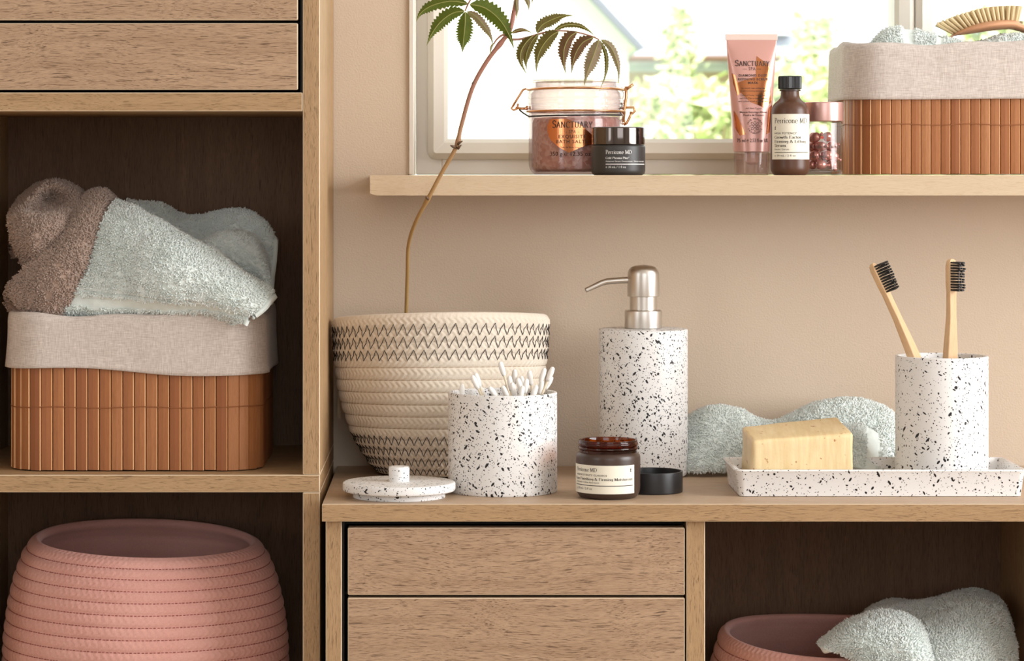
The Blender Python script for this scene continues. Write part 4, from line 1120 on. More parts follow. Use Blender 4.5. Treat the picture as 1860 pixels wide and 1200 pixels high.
# ------------------------------------------------------------------ bamboo baskets
bamboo_edge = plain('bamboo_edge_highlight', srgb(206, 154, 106), .6)  # lighter right bevels: the slats' edge highlight put into the colour
def rr_path(hw, hd, r, n):
    """n points at equal spacing round a rounded rectangle, with outward normals"""
    raw = []
    for cx, cy, a0 in ((hw-r, -hd+r, -90), (hw-r, hd-r, 0), (-hw+r, hd-r, 90), (-hw+r, -hd+r, 180)):
        for i in range(13):
            a = math.radians(a0+90*i/12); raw.append((cx+r*math.cos(a), cy+r*math.sin(a), math.cos(a), math.sin(a)))
    raw.append(raw[0]); raw = np.array(raw); seg = np.hypot(np.diff(raw[:, 0]), np.diff(raw[:, 1])); cum = np.concatenate([[0], np.cumsum(seg)])
    t = np.linspace(0, cum[-1], n, endpoint=False)
    out = np.stack([np.interp(t, cum, raw[:, k]) for k in range(4)], -1); nn = np.hypot(out[:, 2], out[:, 3]); out[:, 2] /= nn; out[:, 3] /= nn
    return out, cum[-1]
def bamboo_basket(label, loc, hw, hd, r, H, pitch, cuff, cuff_wave, rotz=0, seed=1, thread_z=.5):
    rr = random.Random(seed); root = thing('bamboo_basket', label, 'basket', loc, (0, 0, rotz), group='bamboo baskets with linen liners')
    _, Lp = rr_path(hw, hd, r, 10); n = int(round(Lp/pitch)); pts, _ = rr_path(hw, hd, r, n); w = Lp/n
    core = np.array([rr_loop(hw-.0030, hd-.0030, r-.003, z, 12) for z in (.0006, H-.004)]+[rr_loop(hw-.0055, hd-.0055, r-.005, z, 12) for z in (H-.004, .003)]+[rr_loop(.002, .002, .001, .003, 12)])
    obj('basket_core', MB().grid(core, closed_u=True), bamboo_core, root, smooth=40)
    slat = None
    for x, y, nx, ny in pts:
        a = math.atan2(ny, nx)+PI/2+rr.uniform(-.04, .04)-.10
        if slat is None:
            m = MB(); hw_ = w*.5-.00025; q = [(-hw_, 0), (-hw_+.0006, -.0012), (0, -.0016), (hw_-.0006, -.0012), (hw_, 0), (hw_, .0009), (-hw_, .0009)]
            vs = [(px_, py_, z) for z in (0, H-.006) for px_, py_ in q]; k = len(q)
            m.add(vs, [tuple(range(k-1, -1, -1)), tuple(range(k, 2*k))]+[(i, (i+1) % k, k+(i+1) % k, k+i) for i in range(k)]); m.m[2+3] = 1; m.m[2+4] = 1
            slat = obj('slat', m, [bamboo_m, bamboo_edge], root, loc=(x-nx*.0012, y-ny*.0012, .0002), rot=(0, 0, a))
        else:
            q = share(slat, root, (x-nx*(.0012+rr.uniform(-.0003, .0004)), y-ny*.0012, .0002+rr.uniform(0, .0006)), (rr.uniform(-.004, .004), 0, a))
    tp, _ = rr_path(hw+.0006, hd+.0006, r, 160)
    obj('binding_thread', MB().tube([(x, y, H*thread_z+.0006*math.sin(i*.4)) for i, (x, y, nx, ny) in enumerate(tp)], .00045, 5, closed=True), bamboo_thread, root)
    # linen liner: inside wall, over the rim, cuff outside
    NU = 420; lp, _ = rr_path(hw, hd, r, NU); rowsL = []
    s_ = np.arange(NU)/NU*Lp
    wv = lambda f, ph: np.sin(2*PI*s_/f+ph)
    prof = [(-.0105, .012), (-.0085, H*.5), (-.0075, H-.006), (-.006, H), (-.003, H+.0022), (0.0005, H+.0024), (.0028, H+.0005), (.0036, H-.004)]
    nC = 16
    for k in range(1, nC+1): prof.append((.0038+.0012*(k/nC)**2, H-.004-(cuff-.004)*k/nC))
    prof += [(.0034, H-cuff-.0004), (.0026, H-cuff+.001)]
    topw = .0018*np.sin(2*PI*s_/.19+seed)+.0010*np.sin(2*PI*s_/.07+seed*2)
    for k, (o, z) in enumerate(prof):
        c = max(0, min(1, (H-z)/cuff)) if k > 6 else 0
        n3 = vnoise(np.stack([lp[:, 0]*28, lp[:, 1]*28, np.full(NU, z*14)], -1), seed)*.0016*c+vnoise(np.stack([lp[:, 0]*75, lp[:, 1]*75, np.full(NU, z*40)], -1), seed+1)*.0006*(c**.5)
        oo = o+np.maximum(n3, -.0008)
        low = c**3*(cuff_wave(lp[:, 0]/hw))
        rowsL.append(np.stack([lp[:, 0]+lp[:, 2]*oo, lp[:, 1]+lp[:, 3]*oo, z+topw*(1 if k >= 2 else 0)*(1-c)+low], -1))
    fl = rowsL[0].copy(); fl[:, 0] *= .05; fl[:, 1] *= .05; rowsL.insert(0, fl)
    obj('liner', MB().grid(np.array(rowsL), closed_u=True), linen_m, root, smooth=True)
    # sewn hem line of the cuff
    hem = rowsL[-6].copy(); hx = hem+np.concatenate([lp[:, 2:4]*.0003, np.zeros((NU, 1))], 1)
    return root
LBX = (P(15, 800, -.235).x+P(475, 800, -.235).x)/2
bamboo_basket('bamboo basket with grey linen liner holding taupe and mint towels in the tower', (LBX, -.152, SHELF_Z+.0006), .1115, .095, .034, .1355, .0102, .0485, lambda u: -.0040*u-.0018*np.sin(u*4), seed=2, thread_z=.41)
RBX = P(1533, 200, -.0).x+.0005+.105
bamboo_basket('bamboo basket with grey linen liner and hair brush on the window shelf', (RBX, .0385, WZ+.0006), .105, .0775, .034, .1235, .0094, .0515, lambda u: .0004*np.sin(u*3), seed=5, thread_z=.385)

# ------------------------------------------------------------------ terry towels
def catmull(C, n):
    """interpolate control points along axis 0 to n samples"""
    C = np.asarray(C, float); m = C.shape[0]; t = np.linspace(0, m-1, n); i = np.clip(np.floor(t).astype(int), 0, m-2); f = (t-i)
    p0 = C[np.maximum(i-1, 0)]; p1 = C[i]; p2 = C[i+1]; p3 = C[np.minimum(i+2, m-1)]
    f = f.reshape(-1, *([1]*(C.ndim-1)))
    return .5*((2*p1)+(-p0+p2)*f+(2*p0-5*p1+4*p2-p3)*f**2+(-p0+3*p1-3*p2+p3)*f**3)
def sheet(ctrl, nv, nu):
    """ctrl: rows x cols of (px, py, y) -> smooth grid of world points"""
    C = np.array([[tuple(P(*q)) for q in row] for row in ctrl])
    G = catmull(C, nv); return catmull(G.transpose(1, 0, 2), nu).transpose(1, 0, 2)
def grid_normals(G):
    du = np.gradient(G, axis=1); dv = np.gradient(G, axis=0); n = np.cross(du, dv); l_ = np.linalg.norm(n, axis=-1, keepdims=True); return n/np.maximum(l_, 1e-12)
def towel(name, label, sheets, mat, hem, group=None, seed=1, thick=.0042, tuft_len=.0022, density=.55, cat='towel', zfloor=None, ywall=None):
    """sheets: list of dict(ctrl, nv, nu, bands=[(v0, v1)], flip, wr).  cloth mesh + pile of loops"""
    rg = np.random.default_rng(seed); grids = []
    for s in sheets:
        G = sheet(s['ctrl'], s['nv'], s['nu']); n = grid_normals(G); sg = 1 if (n[..., 2]*.6-n[..., 1]).mean() > 0 else -1; n = n*sg
        w_ = s.get('wr', 1.0)
        d_ = vnoise(G*28, seed)*.0042*w_+vnoise(G*70, seed+1)*.0018*w_+vnoise(G*190, seed+2)*.0006
        vv = np.linspace(0, 1, s['nv'])[:, None]; flat = np.zeros((s['nv'], s['nu']))
        for b0, b1 in s.get('bands', []): flat = np.maximum(flat, ((vv > b0) & (vv < b1))*np.ones((1, s['nu'])))
        uu = np.linspace(0, 1, s['nu'])[None, :]
        for b0, b1 in s.get('ubands', []): flat = np.maximum(flat, ((uu > b0) & (uu < b1))*np.ones((s['nv'], 1)))
        G = G+n*(d_-flat*.0011)[..., None]
        if zfloor: G[..., 2] = np.maximum(G[..., 2], zfloor)
        if ywall: G[..., 1] = np.minimum(G[..., 1], ywall)
        grids.append((G, grid_normals(G)*sg, flat))
    org = Vector(tuple(np.concatenate([g[0].reshape(-1, 3) for g in grids]).mean(0))); on = np.array(org)
    zmin = min(g[0][..., 2].min() for g in grids)
    root = thing(name, label, cat, (org.x, org.y, zmin), group=group); on = np.array((org.x, org.y, zmin))
    V, Fq, mi, off = [], [], [], 0
    tb, tn = [], []
    for G, n, flat in grids:
        nv, nu = G.shape[:2]; B = G-n*thick
        if zfloor: B[..., 2] = np.maximum(B[..., 2], zfloor-.0006)
        both = np.concatenate([G.reshape(-1, 3), B.reshape(-1, 3)]); V.append(both)
        I, J = np.meshgrid(np.arange(nu-1), np.arange(nv-1)); a = (J*nu+I).ravel(); q = np.stack([a, a+1, a+nu+1, a+nu], -1); k = nv*nu
        Fq.append(q+off); mi.append((flat[:-1, :-1] > .5).ravel().astype(np.int32)); Fq.append(q[:, ::-1]+k+off); mi.append(np.zeros(len(q), np.int32))
        loop = np.concatenate([np.arange(nu), np.arange(1, nv)*nu+nu-1, (nv-1)*nu+np.arange(nu-2, -1, -1), np.arange(nv-2, 0, -1)*nu]); nx_ = np.roll(loop, -1)
        e = np.stack([loop, loop+k, nx_+k, nx_], -1); Fq.append(e+off); mi.append(np.ones(len(e), np.int32)); off += 2*k
        # loops of the pile
        area = np.linalg.norm(np.cross(G[1:, :-1]-G[:-1, :-1], G[:-1, 1:]-G[:-1, :-1]), axis=-1); free = 1-flat[:-1, :-1]
        pr_ = (area*free).ravel(); cnt = int(pr_.sum()*1e6*density); pick = rg.choice(len(pr_), cnt, p=pr_/pr_.sum())
        jj, ii = pick//(nu-1), pick % (nu-1); fu, fv = rg.random((cnt, 1)), rg.random((cnt, 1))
        base = G[jj, ii]*(1-fu)*(1-fv)+G[jj, ii+1]*fu*(1-fv)+G[jj+1, ii]*(1-fu)*fv+G[jj+1, ii+1]*fu*fv
        tb.append(base); tn.append(n[jj, ii])
        # loops of the under side near the edges
    me_v = np.concatenate(V)-on; cloth = np_obj('cloth', me_v, np.concatenate(Fq), [mat, hem], root)
    cloth.data.polygons.foreach_set('material_index', np.concatenate(mi))
    base = np.concatenate(tb)-on; nn = np.concatenate(tn); c = len(base)
    lean = rg.normal(0, .55, (c, 3)); d_ = nn+lean*.45; d_ /= np.linalg.norm(d_, axis=1, keepdims=True)
    t1 = np.cross(d_, rg.normal(0, 1, (c, 3))); t1 /= np.linalg.norm(t1, axis=1, keepdims=True); t2 = np.cross(d_, t1)
    ln_ = tuft_len*rg.uniform(.65, 1.2, (c, 1)); r0 = .00072*rg.uniform(.8, 1.3, (c, 1)); bend = rg.normal(0, .0005, (c, 3))
    tv = []
    for h, rr in ((-.1, .8), (.6, 1.15)):
        for a in (0, 2*PI/3, 4*PI/3): tv.append(base+d_*ln_*h+bend*h*h+(t1*math.cos(a)+t2*math.sin(a))*r0*rr)
    tv.append(base+d_*ln_*1.05+bend)
    T = np.stack(tv, 1).reshape(-1, 3)
    f = []
    for k in (0,):
        for a in range(3):
            b = (a+1) % 3; f += [(k+a, k+b, k+3+b), (k+a, k+3+b, k+3+a)]
    for a in range(3): f.append((3+a, 3+(a+1) % 3, 6))
    f = np.array(f); Ft = (f[None]+np.arange(c)[:, None, None]*7).reshape(-1, 3)
    np_obj('pile_loops', T, Ft, mat, root, kind='stuff')
    return root
yb = -.152
# taupe towel, rolled lump and a folded band in front of it
A1 = [[(22, 470, -.13), (45, 440, -.10), (90, 420, -.08), (140, 430, -.09), (175, 450, -.10)],
      [(16, 400, -.15), (42, 362, -.12), (88, 338, -.11), (135, 346, -.11), (172, 372, -.12)],
      [(14, 392, -.18), (38, 372, -.17), (86, 336, -.15), (140, 352, -.15), (180, 392, -.15)],
      [(14, 398, -.195), (44, 386, -.192), (88, 370, -.143), (140, 368, -.172), (180, 404, -.165)],
      [(16, 412, -.205), (52, 400, -.217), (96, 396, -.212), (140, 392, -.19), (178, 420, -.175)],
      [(28, 448, -.205), (58, 440, -.226), (98, 436, -.222), (138, 440, -.205), (165, 462, -.185)],
      [(44, 480, -.195), (66, 488, -.215), (94, 488, -.212), (124, 480, -.20), (150, 490, -.185)],
      [(60, 520, -.17), (70, 530, -.18), (92, 530, -.18), (115, 525, -.18), (140, 525, -.17)]]
A2 = [[(148, 362, -.13), (168, 350, -.13), (192, 352, -.13), (215, 372, -.13)],
      [(138, 372, -.17), (160, 356, -.17), (190, 350, -.17), (212, 378, -.165)],
      [(118, 410, -.205), (150, 400, -.212), (178, 405, -.21), (200, 425, -.20)],
      [(80, 452, -.222), (118, 458, -.236), (150, 470, -.234), (175, 485, -.215)],
      [(38, 492, -.222), (80, 505, -.243), (120, 522, -.243), (150, 535, -.225)],
      [(12, 520, -.215), (48, 542, -.240), (92, 560, -.242), (130, 568, -.228)],
      [(10, 532, -.205), (38, 560, -.23), (76, 578, -.236), (120, 585, -.222)]]
A3 = [[(8, 532, -.19), (30, 540, -.20), (60, 548, -.205)], [(6, 545, -.20), (26, 562, -.215), (60, 572, -.22)], [(18, 566, -.205), (40, 580, -.215), (70, 590, -.22)]]
towel('hand_towel', 'taupe brown terry towel bundled in the bamboo basket beside a mint one', [dict(ctrl=A1, nv=110, nu=90, wr=.7), dict(ctrl=A2, nv=130, nu=70, wr=.5, bands=[(.955, 1)]), dict(ctrl=A3, nv=40, nu=40, wr=.2, bands=[(.3, .6)])], brown_m, brown_hem, seed=11, tuft_len=.0027)
# mint towel folded over itself in the same basket
B1 = [[(112, 580, -.225), (190, 590, -.225), (285, 590, -.225), (375, 592, -.230), (442, 588, -.262)],
      [(110, 562, -.238), (190, 568, -.243), (285, 569, -.246), (378, 571, -.252), (448, 578, -.262)],
      [(140, 520, -.236), (206, 528, -.250), (292, 537, -.262), (385, 552, -.265), (462, 570, -.262)],
      [(166, 460, -.222), (225, 470, -.244), (302, 488, -.262), (396, 520, -.264), (480, 556, -.258)],
      [(188, 400, -.205), (242, 418, -.226), (318, 446, -.242), (408, 492, -.248), (492, 540, -.250)],
      [(205, 366, -.180), (256, 388, -.200), (332, 426, -.212), (422, 478, -.220), (500, 532, -.236)],
      [(212, 364, -.165), (262, 392, -.175), (340, 440, -.178), (428, 494, -.182), (494, 540, -.205)],
      [(225, 385, -.150), (275, 420, -.148), (350, 468, -.140), (430, 510, -.140), (488, 545, -.165)],
      [(232, 392, -.135), (285, 408, -.130), (355, 436, -.118), (430, 428, -.120), (492, 500, -.140)],
      [(228, 368, -.125), (290, 378, -.110), (350, 400, -.100), (440, 386, -.100), (498, 430, -.118)],
      [(235, 372, -.110), (295, 380, -.090), (352, 402, -.080), (445, 390, -.080), (494, 440, -.095)],
      [(240, 430, -.095), (300, 450, -.075), (355, 470, -.070), (445, 460, -.068), (488, 520, -.08)]]
B2 = [[(385, 430, -.155), (410, 421, -.150), (440, 420, -.145), (468, 436, -.14), (486, 470, -.14)],
      [(372, 440, -.172), (408, 428, -.172), (442, 430, -.168), (470, 450, -.162), (488, 490, -.16)],
      [(380, 470, -.178), (412, 462, -.180), (446, 470, -.176), (474, 490, -.172), (490, 520, -.17)],
      [(400, 510, -.165), (430, 510, -.170), (455, 515, -.165), (478, 528, -.165), (490, 545, -.165)]]
towel('hand_towel', 'pale mint terry towel folded over the rim of the bamboo basket in the tower', [dict(ctrl=B1, nv=230, nu=190, wr=.55, bands=[(.105, .15), (.165, .172)], ubands=[(.975, 1)]), dict(ctrl=B2, nv=60, nu=60, wr=.3)], mint_m, mint_hem, seed=21)
# mint towel lying behind tray and soap
C1 = [[(1246, 800, -.020), (1300, 800, -.018), (1350, 800, -.018), (1410, 800, -.018), (1470, 800, -.018), (1540, 800, -.018), (1600, 800, -.018), (1640, 800, -.02)],
      [(1238, 770, -.028), (1290, 752, -.026), (1345, 752, -.026), (1405, 768, -.026), (1465, 748, -.026), (1530, 738, -.026), (1595, 744, -.026), (1640, 770, -.028)],
      [(1236, 766, -.045), (1288, 741, -.045), (1345, 742, -.045), (1405, 762, -.045), (1465, 740, -.045), (1530, 731, -.045), (1598, 740, -.045), (1642, 768, -.045)],
      [(1236, 785, -.070), (1285, 752, -.072), (1342, 756, -.072), (1402, 778, -.068), (1466, 755, -.070), (1532, 748, -.072), (1600, 758, -.072), (1640, 785, -.068)],
      [(1238, 820, -.090), (1282, 795, -.094), (1338, 800, -.094), (1400, 812, -.088), (1470, 795, -.090), (1536, 790, -.094), (1600, 796, -.094), (1640, 812, -.088)],
      [(1240, 850, -.098), (1282, 842, -.104), (1336, 843, -.103), (1400, 843, -.098), (1470, 838, -.098), (1538, 832, -.104), (1600, 836, -.104), (1640, 838, -.098)],
      [(1242, 864, -.094), (1282, 866, -.100), (1334, 864, -.100), (1400, 860, -.096), (1470, 858, -.096), (1538, 856, -.098), (1600, 856, -.098), (1640, 856, -.094)]]
C2 = [[(1530, 770, -.118), (1560, 768, -.116), (1590, 782, -.114), (1608, 800, -.112)],
      [(1528, 784, -.138), (1562, 788, -.136), (1590, 810, -.134), (1610, 830, -.132)],
      [(1530, 815, -.166), (1562, 822, -.164), (1585, 838, -.160), (1602, 850, -.156)],
      [(1532, 842, -.178), (1560, 847, -.176), (1584, 852, -.172), (1600, 856, -.168)]]
for row in C2:
    for i, q in enumerate(row): row[i] = (q[0], q[1], q[2])
towel('hand_towel', 'pale mint terry towel lying on the worktop behind soap and tray', [dict(ctrl=C1, nv=130, nu=240, wr=.8, bands=[(.95, 1)]), dict(ctrl=C2, nv=60, nu=60, wr=.3, ubands=[(.45, .8)])], mint_m, mint_hem, seed=31, zfloor=CT+.0052)
# mint towel inside the basket on the window shelf
D1 = [[(1570, 110, .085), (1640, 110, .09), (1710, 110, .09), (1780, 110, .09), (1850, 110, .09), (1930, 110, .09)],
      [(1572, 88, .05), (1640, 70, .05), (1710, 74, .05), (1780, 82, .05), (1850, 76, .05), (1930, 82, .05)],
      [(1574, 84, .02), (1625, 58, .02), (1690, 68, .02), (1770, 78, .02), (1850, 66, .02), (1930, 74, .02)],
      [(1578, 84, -.005), (1622, 60, -.005), (1690, 66, -.008), (1760, 76, -.006), (1850, 66, -.006), (1930, 70, -.005)],
      [(1584, 110, -.022), (1630, 100, -.022), (1690, 100, -.022), (1760, 104, -.022), (1850, 100, -.022), (1930, 104, -.022)]]
towel('hand_towel', 'pale mint terry towel under the hair brush in the window shelf basket', [dict(ctrl=D1, nv=80, nu=160, wr=1.0, ubands=[(.25, .32), (.43, .47)])], mint_m, mint_hem, seed=41)
# mint towel hanging over the pink basket
E1 = [[(1560, 1190, -.06), (1620, 1170, -.05), (1690, 1160, -.045), (1760, 1150, -.045), (1815, 1165, -.05), (1835, 1200, -.06)],
      [(1545, 1140, -.09), (1610, 1100, -.08), (1680, 1098, -.075), (1745, 1080, -.075), (1806, 1094, -.08), (1835, 1150, -.09)],
      [(1540, 1142, -.13), (1604, 1099, -.125), (1676, 1095, -.12), (1745, 1077, -.12), (1810, 1094, -.125), (1838, 1150, -.13)],
      [(1545, 1160, -.175), (1612, 1118, -.180), (1684, 1112, -.185), (1752, 1098, -.185), (1812, 1110, -.18), (1840, 1165, -.175)],
      [(1560, 1190, -.215), (1630, 1160, -.225), (1700, 1150, -.236), (1765, 1140, -.236), (1815, 1150, -.225), (1842, 1190, -.21)],
      [(1580, 1230, -.235), (1650, 1210, -.255), (1715, 1200, -.268), (1772, 1195, -.262), (1815, 1200, -.25), (1843, 1220, -.235)],
      [(1590, 1290, -.245), (1660, 1280, -.268), (1720, 1275, -.283), (1775, 1270, -.270), (1815, 1270, -.26), (1843, 1270, -.25)]]
E2 = [[(1540, 1180, -.175), (1570, 1160, -.178), (1625, 1150, -.185), (1668, 1168, -.19), (1690, 1215, -.19)],
      [(1492, 1168, -.195), (1548, 1128, -.205), (1620, 1112, -.218), (1672, 1138, -.222), (1700, 1205, -.220)],
      [(1488, 1172, -.225), (1545, 1135, -.232), (1618, 1122, -.248), (1668, 1150, -.262), (1698, 1210, -.268)],
      [(1498, 1180, -.252), (1552, 1160, -.266), (1612, 1160, -.276), (1658, 1180, -.284), (1690, 1230, -.288)],
      [(1556, 1202, -.266), (1566, 1200, -.275), (1612, 1205, -.284), (1655, 1225, -.290), (1684, 1265, -.292)],
      [(1560, 1270, -.266), (1570, 1270, -.276), (1612, 1270, -.286), (1652, 1280, -.292), (1680, 1300, -.294)]]
towel('hand_towel', 'pale mint terry towel hanging over the rim of the pink rope basket', [dict(ctrl=E1, nv=150, nu=150, wr=.7), dict(ctrl=E2, nv=120, nu=120, wr=.4)], mint_m, mint_hem, seed=51, tuft_len=.0028, density=.62)

# ------------------------------------------------------------------ hair brush on the towel
hb_o = P(1790, 62, .012)
hb = thing('hair_brush', 'wooden hair brush with pale bristles lying on the mint towel', 'hair brush', hb_o)
def hl(px, py, dy=0): return P(px, py, .012+dy)-hb_o
hwood = oak('brush_beech', srgb(214, 160, 122), srgb(200, 144, 106), srgb(170, 116, 82), 'X', .35, .5, .2)
path = [(1724, 70, .001), (1734, 62, .004), (1765, 53, .0085), (1800, 47, .0092), (1835, 45, .008), (1852, 50, .006), (1875, 58, .0045), (1930, 66, .0055), (2010, 72, .006)]
rows = []
for px_, py_, h_ in path:
    c = hl(px_, py_); wy = {0: .004}.get(0, 0)+ (.006+.016*math.sin(PI*max(0, min(1, (px_-1720)/135))) if px_ < 1852 else .008)
    rows.append([(c.x+.002*math.sin(a), c.y+wy*math.cos(a), c.z+h_*.55*math.sin(a)) for a in [2*PI*k/24 for k in range(24)]])
G = catmull(np.array(rows), 60); m = MB().grid(G, closed_u=True); m.f.append(tuple(range(23, -1, -1))); m.m.append(0); k = 59*24; m.f.append(tuple(range(k, k+24))); m.m.append(0)
obj('brush_body', m, hwood, hb, smooth=True)
obj('ferrule', MB().tube([hl(1851, 44), hl(1856, 45)], .0035, 12), plain('ferrule_brass', srgb(170, 150, 120), .35, 1), hb)
br_m = plain('pale_bristle', srgb(206, 184, 140), .6); tuft = None
for row, (dy, sh) in enumerate(((-.009, 0), (0, 3), (.009, 0))):
    for k in range(17):
        t = k/16; px_ = 1731+sh+t*113; py_ = 62-16*math.sin(PI*.55*t)
        lean = -1.05+1.2*t+(rnd.uniform(-.05, .05)); p = hl(px_, py_-1, dy*(.5+.5*math.sin(PI*t)))
        if tuft is None:
            tm = MB().tube([(0, 0, 0), (0, 0, .009), (0, 0, .0185)], [.0013, .0017, .0022], 8); tuft = obj('bristle_tuft', tm, br_m, hb, loc=p, rot=(-dy*8, lean, 0), smooth=40)
        else: share(tuft, hb, p, (-dy*8, lean, 0))

# ------------------------------------------------------------------ leafy stem in the cream basket
def stem_mat():
    m = N('stem_bark'); tc = m.coords(); sx = m.n('ShaderNodeSeparateXYZ'); m.link(tc, sx.inputs[0])
    n = m.noise(m.coords((3, 3, .6)), 90, 3, .6)
    z = m.math('ADD', sx.outputs[2], m.math('MULTIPLY', m.math('SUBTRACT', n, .5), .06))
    t = m.n('ShaderNodeMapRange'); m.link(z, t.inputs[0]); t.inputs[1].default_value = .1; t.inputs[2].default_value = .5
    m.col(m.ramp(t.outputs[0], [(0, srgb(172, 140, 84)), (.45, srgb(158, 122, 78)), (.6, srgb(150, 104, 84)), (1, srgb(176, 116, 104))])); m.set(Roughness=.5)
    m.bump(n, .2, .0006); return m.m
PLY = -.085
pl_o = Vector((P(737, 570, PLY).x, PLY, CT+.012))
pl = thing('potted_branch', 'tall leafy stem with serrated leaves rising from the cream basket', 'plant', pl_o)
def sp(px, py, y): return P(px, py, y)-pl_o
spine = [(737, 690, -.085), (737, 600, -.086), (738, 560, -.09), (740, 500, -.105), (742, 445, -.125), (755, 403, -.148), (778, 360, -.162), (800, 318, -.168), (828, 268, -.172), (838, 228, -.173), (858, 160, -.175), (884, 112, -.176), (912, 75, -.177), (926, 55, -.178), (934, 20, -.179), (942, -25, -.18), (946, -80, -.18)]
sc_ = catmull(np.array([tuple(sp(*q)) for q in spine]), 120)
radii = [.0017+.0004*min(1, max(0, (i-30)/60)) for i in range(120)]
for i_ in (44, 62, 88): radii[i_] += .0006; radii[i_-1] += .0004; radii[i_+1] += .0004
bot = Vector((0, 0, -.002))
stem_m = stem_mat()
stem = obj('stem', MB().tube([tuple(bot)]+[tuple(p) for p in sc_], [.0022]+radii, 12), stem_m, pl, smooth=True)
obj('soil', MB().lathe([(0, -.0085), (.048, -.008), (.058, .008), (.045, .012), (.02, .014), (0, .014)], 40, c=(CB[0]-pl_o.x, CB[1]-pl_o.y, 0), sy=.66), plain('potting_soil', srgb(62, 46, 36), .95), pl, smooth=True)
bud_m = plain('bud_brown', srgb(96, 70, 48), .6)
for (a, b) in (((859, 156), (861, 147)), ((832, 262), (840, 256)), ((829, 268), (818, 264)), ((832, 270), (838, 263)), ((778, 362), (774, 356))):
    obj('bud', MB().tube([tuple(sp(*a, -.174)), tuple(sp((a[0]+b[0])/2-1, (a[1]+b[1])/2, -.176)), tuple(sp(*b, -.177))], [.0012, .0013, .0005], 6), bud_m, pl, smooth=True)

def leaf_mat(name, c, c2):
    m = N(name); n = m.noise(m.coords(), 120, 3, .6)
    m.col(m.ramp(n, [(.3, c2), (.7, c)])); m.set(Roughness=.5, Specular_IOR_Level=.35)
    # light shining through the blade
    tr = m.n('ShaderNodeBsdfTranslucent'); tr.inputs['Color'].default_value = (c[0]*1.3, c[1]*1.5, c[2], 1)
    mx = m.n('ShaderNodeMixShader'); mx.inputs[0].default_value = .35; m.link(m.b.outputs[0], mx.inputs[1]); m.link(tr.outputs[0], mx.inputs[2]); m.link(mx.outputs[0], m.out.inputs['Surface'])
    return m.m
lf_green = leaf_mat('leaf_green', srgb(92, 102, 36), srgb(74, 84, 30)); lf_olive = leaf_mat('leaf_olive', srgb(108, 96, 48), srgb(92, 76, 44)); lf_red = leaf_mat('leaf_bronze', srgb(116, 82, 60), srgb(98, 74, 52)); lf_grey = leaf_mat('leaf_greyish', srgb(150, 130, 112), srgb(130, 110, 94))
vein_m = plain('leaf_midrib', srgb(150, 150, 84), .5)
def leaflet(pts, wpx, mat, parent, y=-.178, dy=.0, side=.25):
    """pts: image points base..tip, wpx: largest half width in pixels"""
    C = catmull(np.array([tuple(sp(a, b, y+dy*i/max(1, len(pts)-1))) for i, (a, b) in enumerate(pts)]), 91)
    s_ = wpx*(y-CAM_Y)/F_PX; L_, M_, R_ = [], [], []
    n = len(C); nt = 17
    for i in range(n):
        t = i/(n-1); tan = C[min(i+1, n-1)]-C[max(i-1, 0)]; tan /= np.linalg.norm(tan)
        sd_ = np.array((tan[2], side, -tan[0])); sd_ /= np.linalg.norm(sd_)
        ss = min(1, max(0, (t-.5)/.4)); ss = ss*ss*(3-2*ss); prof = 1.08*math.sin(PI*min(1, t**.62))*(1-.15*t)*(1-.45*ss) if t < 1 else 0
        saw = 1.05-.36*((t*nt) % 1) if .04 < t < .86 else .8
        w_ = s_*prof*saw*1.12; lift = np.array((0, .0016*prof+.18*w_, 0))
        fwd = tan*w_*.55
        L_.append(C[i]+sd_*w_+fwd+lift); M_.append(C[i]); R_.append(C[i]-sd_*w_+fwd+lift)
    m = MB(); G = np.array([L_, M_, R_]).transpose(1, 0, 2); m.grid(G)
    o = obj('leaflet', m, mat, parent, smooth=False)
    obj('midrib', MB().tube([tuple(p) for p in C[::8]], [.00035*(1-.7*k/len(C[::8]))+.0001 for k in range(len(C[::8]))], 5), vein_m, parent)
    return o
def leaf(stalk, mat, y=-.178, r=.0009):
    c = catmull(np.array([tuple(sp(*q, y)) if len(q) == 2 else tuple(sp(*q)) for q in stalk]), 24)
    return obj('leaf', MB().tube([tuple(p) for p in c], [r*1.2-r*.5*k/24 for k in range(24)], 8), mat, pl, smooth=True)
stalk_m = plain('petiole_red', srgb(158, 112, 92), .5)
A = leaf([(938, -10), (905, -32), (870, -20), (852, 4), (845, 20)], stalk_m)
leaflet([(850, 7), (820, 2), (785, 10), (764, 24), (756, 40)], 11, lf_green, A)
leaflet([(844, 20), (822, 24), (800, 40), (784, 62), (775, 83)], 13, lf_green, A, y=-.181)
leaflet([(845, 21), (845, 40), (843, 62), (841, 80), (840, 96)], 15, lf_green, A, y=-.184)
leaflet([(848, 21), (864, 30), (880, 48), (891, 66), (896, 84)], 8, lf_grey, A, y=-.176)
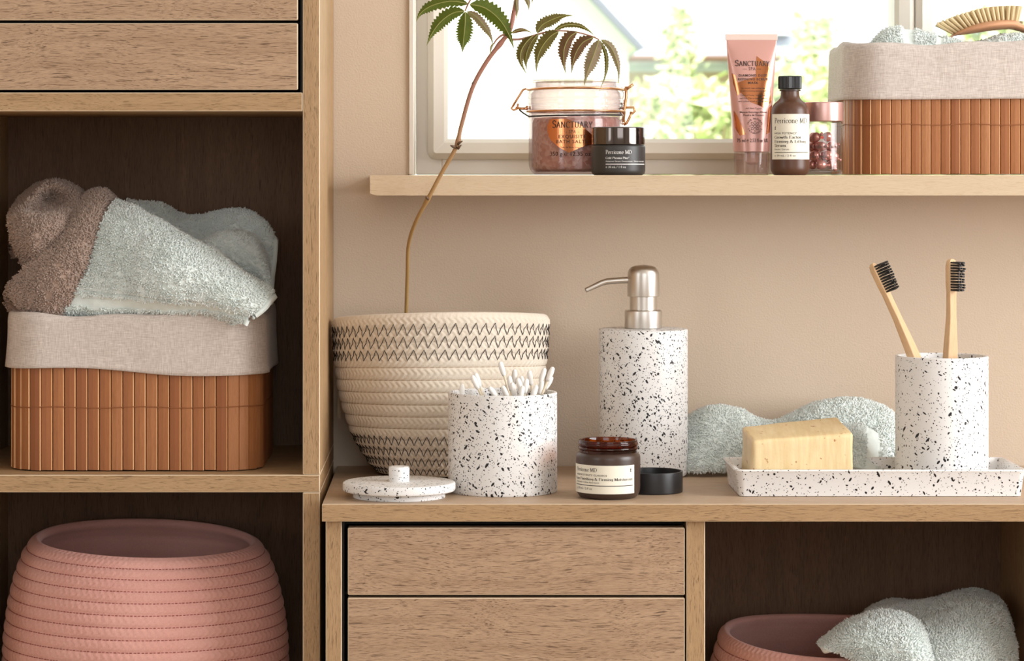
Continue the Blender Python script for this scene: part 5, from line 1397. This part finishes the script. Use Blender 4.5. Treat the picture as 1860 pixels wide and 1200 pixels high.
leaflet([(853, 8), (880, 14), (906, 34), (924, 62), (934, 90)], 16, lf_green, A, y=-.182)
Bq = leaf([(925, 72), (945, 71), (965, 66), (985, 60), (1010, 56), (1045, 58), (1075, 66), (1088, 72)], stalk_m)
leaflet([(975, 60), (984, 46), (1002, 36), (1022, 29), (1044, 28)], 11, lf_olive, Bq, y=-.176)
leaflet([(929, 60), (942, 55), (955, 55), (970, 62)], 4, lf_red, Bq, y=-.18)
leaflet([(968, 65), (955, 78), (946, 95), (947, 115), (958, 137)], 9, lf_olive, Bq, y=-.184)
leaflet([(978, 62), (966, 75), (957, 95), (955, 112), (957, 128)], 9, lf_olive, Bq, y=-.180)
leaflet([(1015, 57), (1000, 66), (984, 86), (976, 108), (974, 134)], 13, lf_olive, Bq, y=-.185)
leaflet([(1005, 57), (1025, 46), (1050, 46), (1070, 56), (1082, 68)], 5, lf_olive, Bq, y=-.172)
leaflet([(1048, 58), (1034, 68), (1025, 88), (1024, 112), (1028, 136)], 12, lf_red, Bq, y=-.183)
leaflet([(1078, 68), (1060, 76), (1048, 92), (1041, 112), (1038, 135)], 12, lf_red, Bq, y=-.180)
leaflet([(1088, 72), (1082, 90), (1074, 112), (1066, 134), (1061, 156)], 13, lf_grey, Bq, y=-.186)
leaflet([(1092, 72), (1108, 84), (1119, 106), (1124, 130), (1123, 156)], 7, lf_grey, Bq, y=-.178)
leaflet([(1090, 74), (1100, 96), (1102, 120), (1098, 142), (1088, 166)], 4, lf_olive, Bq, y=-.176)
Cq = leaf([(927, 60), (912, 64), (902, 72), (897, 80)], stalk_m)
leaflet([(897, 78), (893, 84), (891, 92), (891, 102)], 2.2, lf_grey, Cq)
Dq = leaf([(940, -10), (950, -14), (958, -8)], stalk_m)
leaflet([(950, -12), (956, -4), (960, 8), (961, 22)], 5, lf_grey, Dq)
leaflet([(942, -14), (938, 2), (939, 20), (937, 38)], 5, lf_grey, Dq, y=-.184)
leaflet([(962, -20), (966, -12), (967, 0), (965, 8)], 3, lf_grey, Dq)
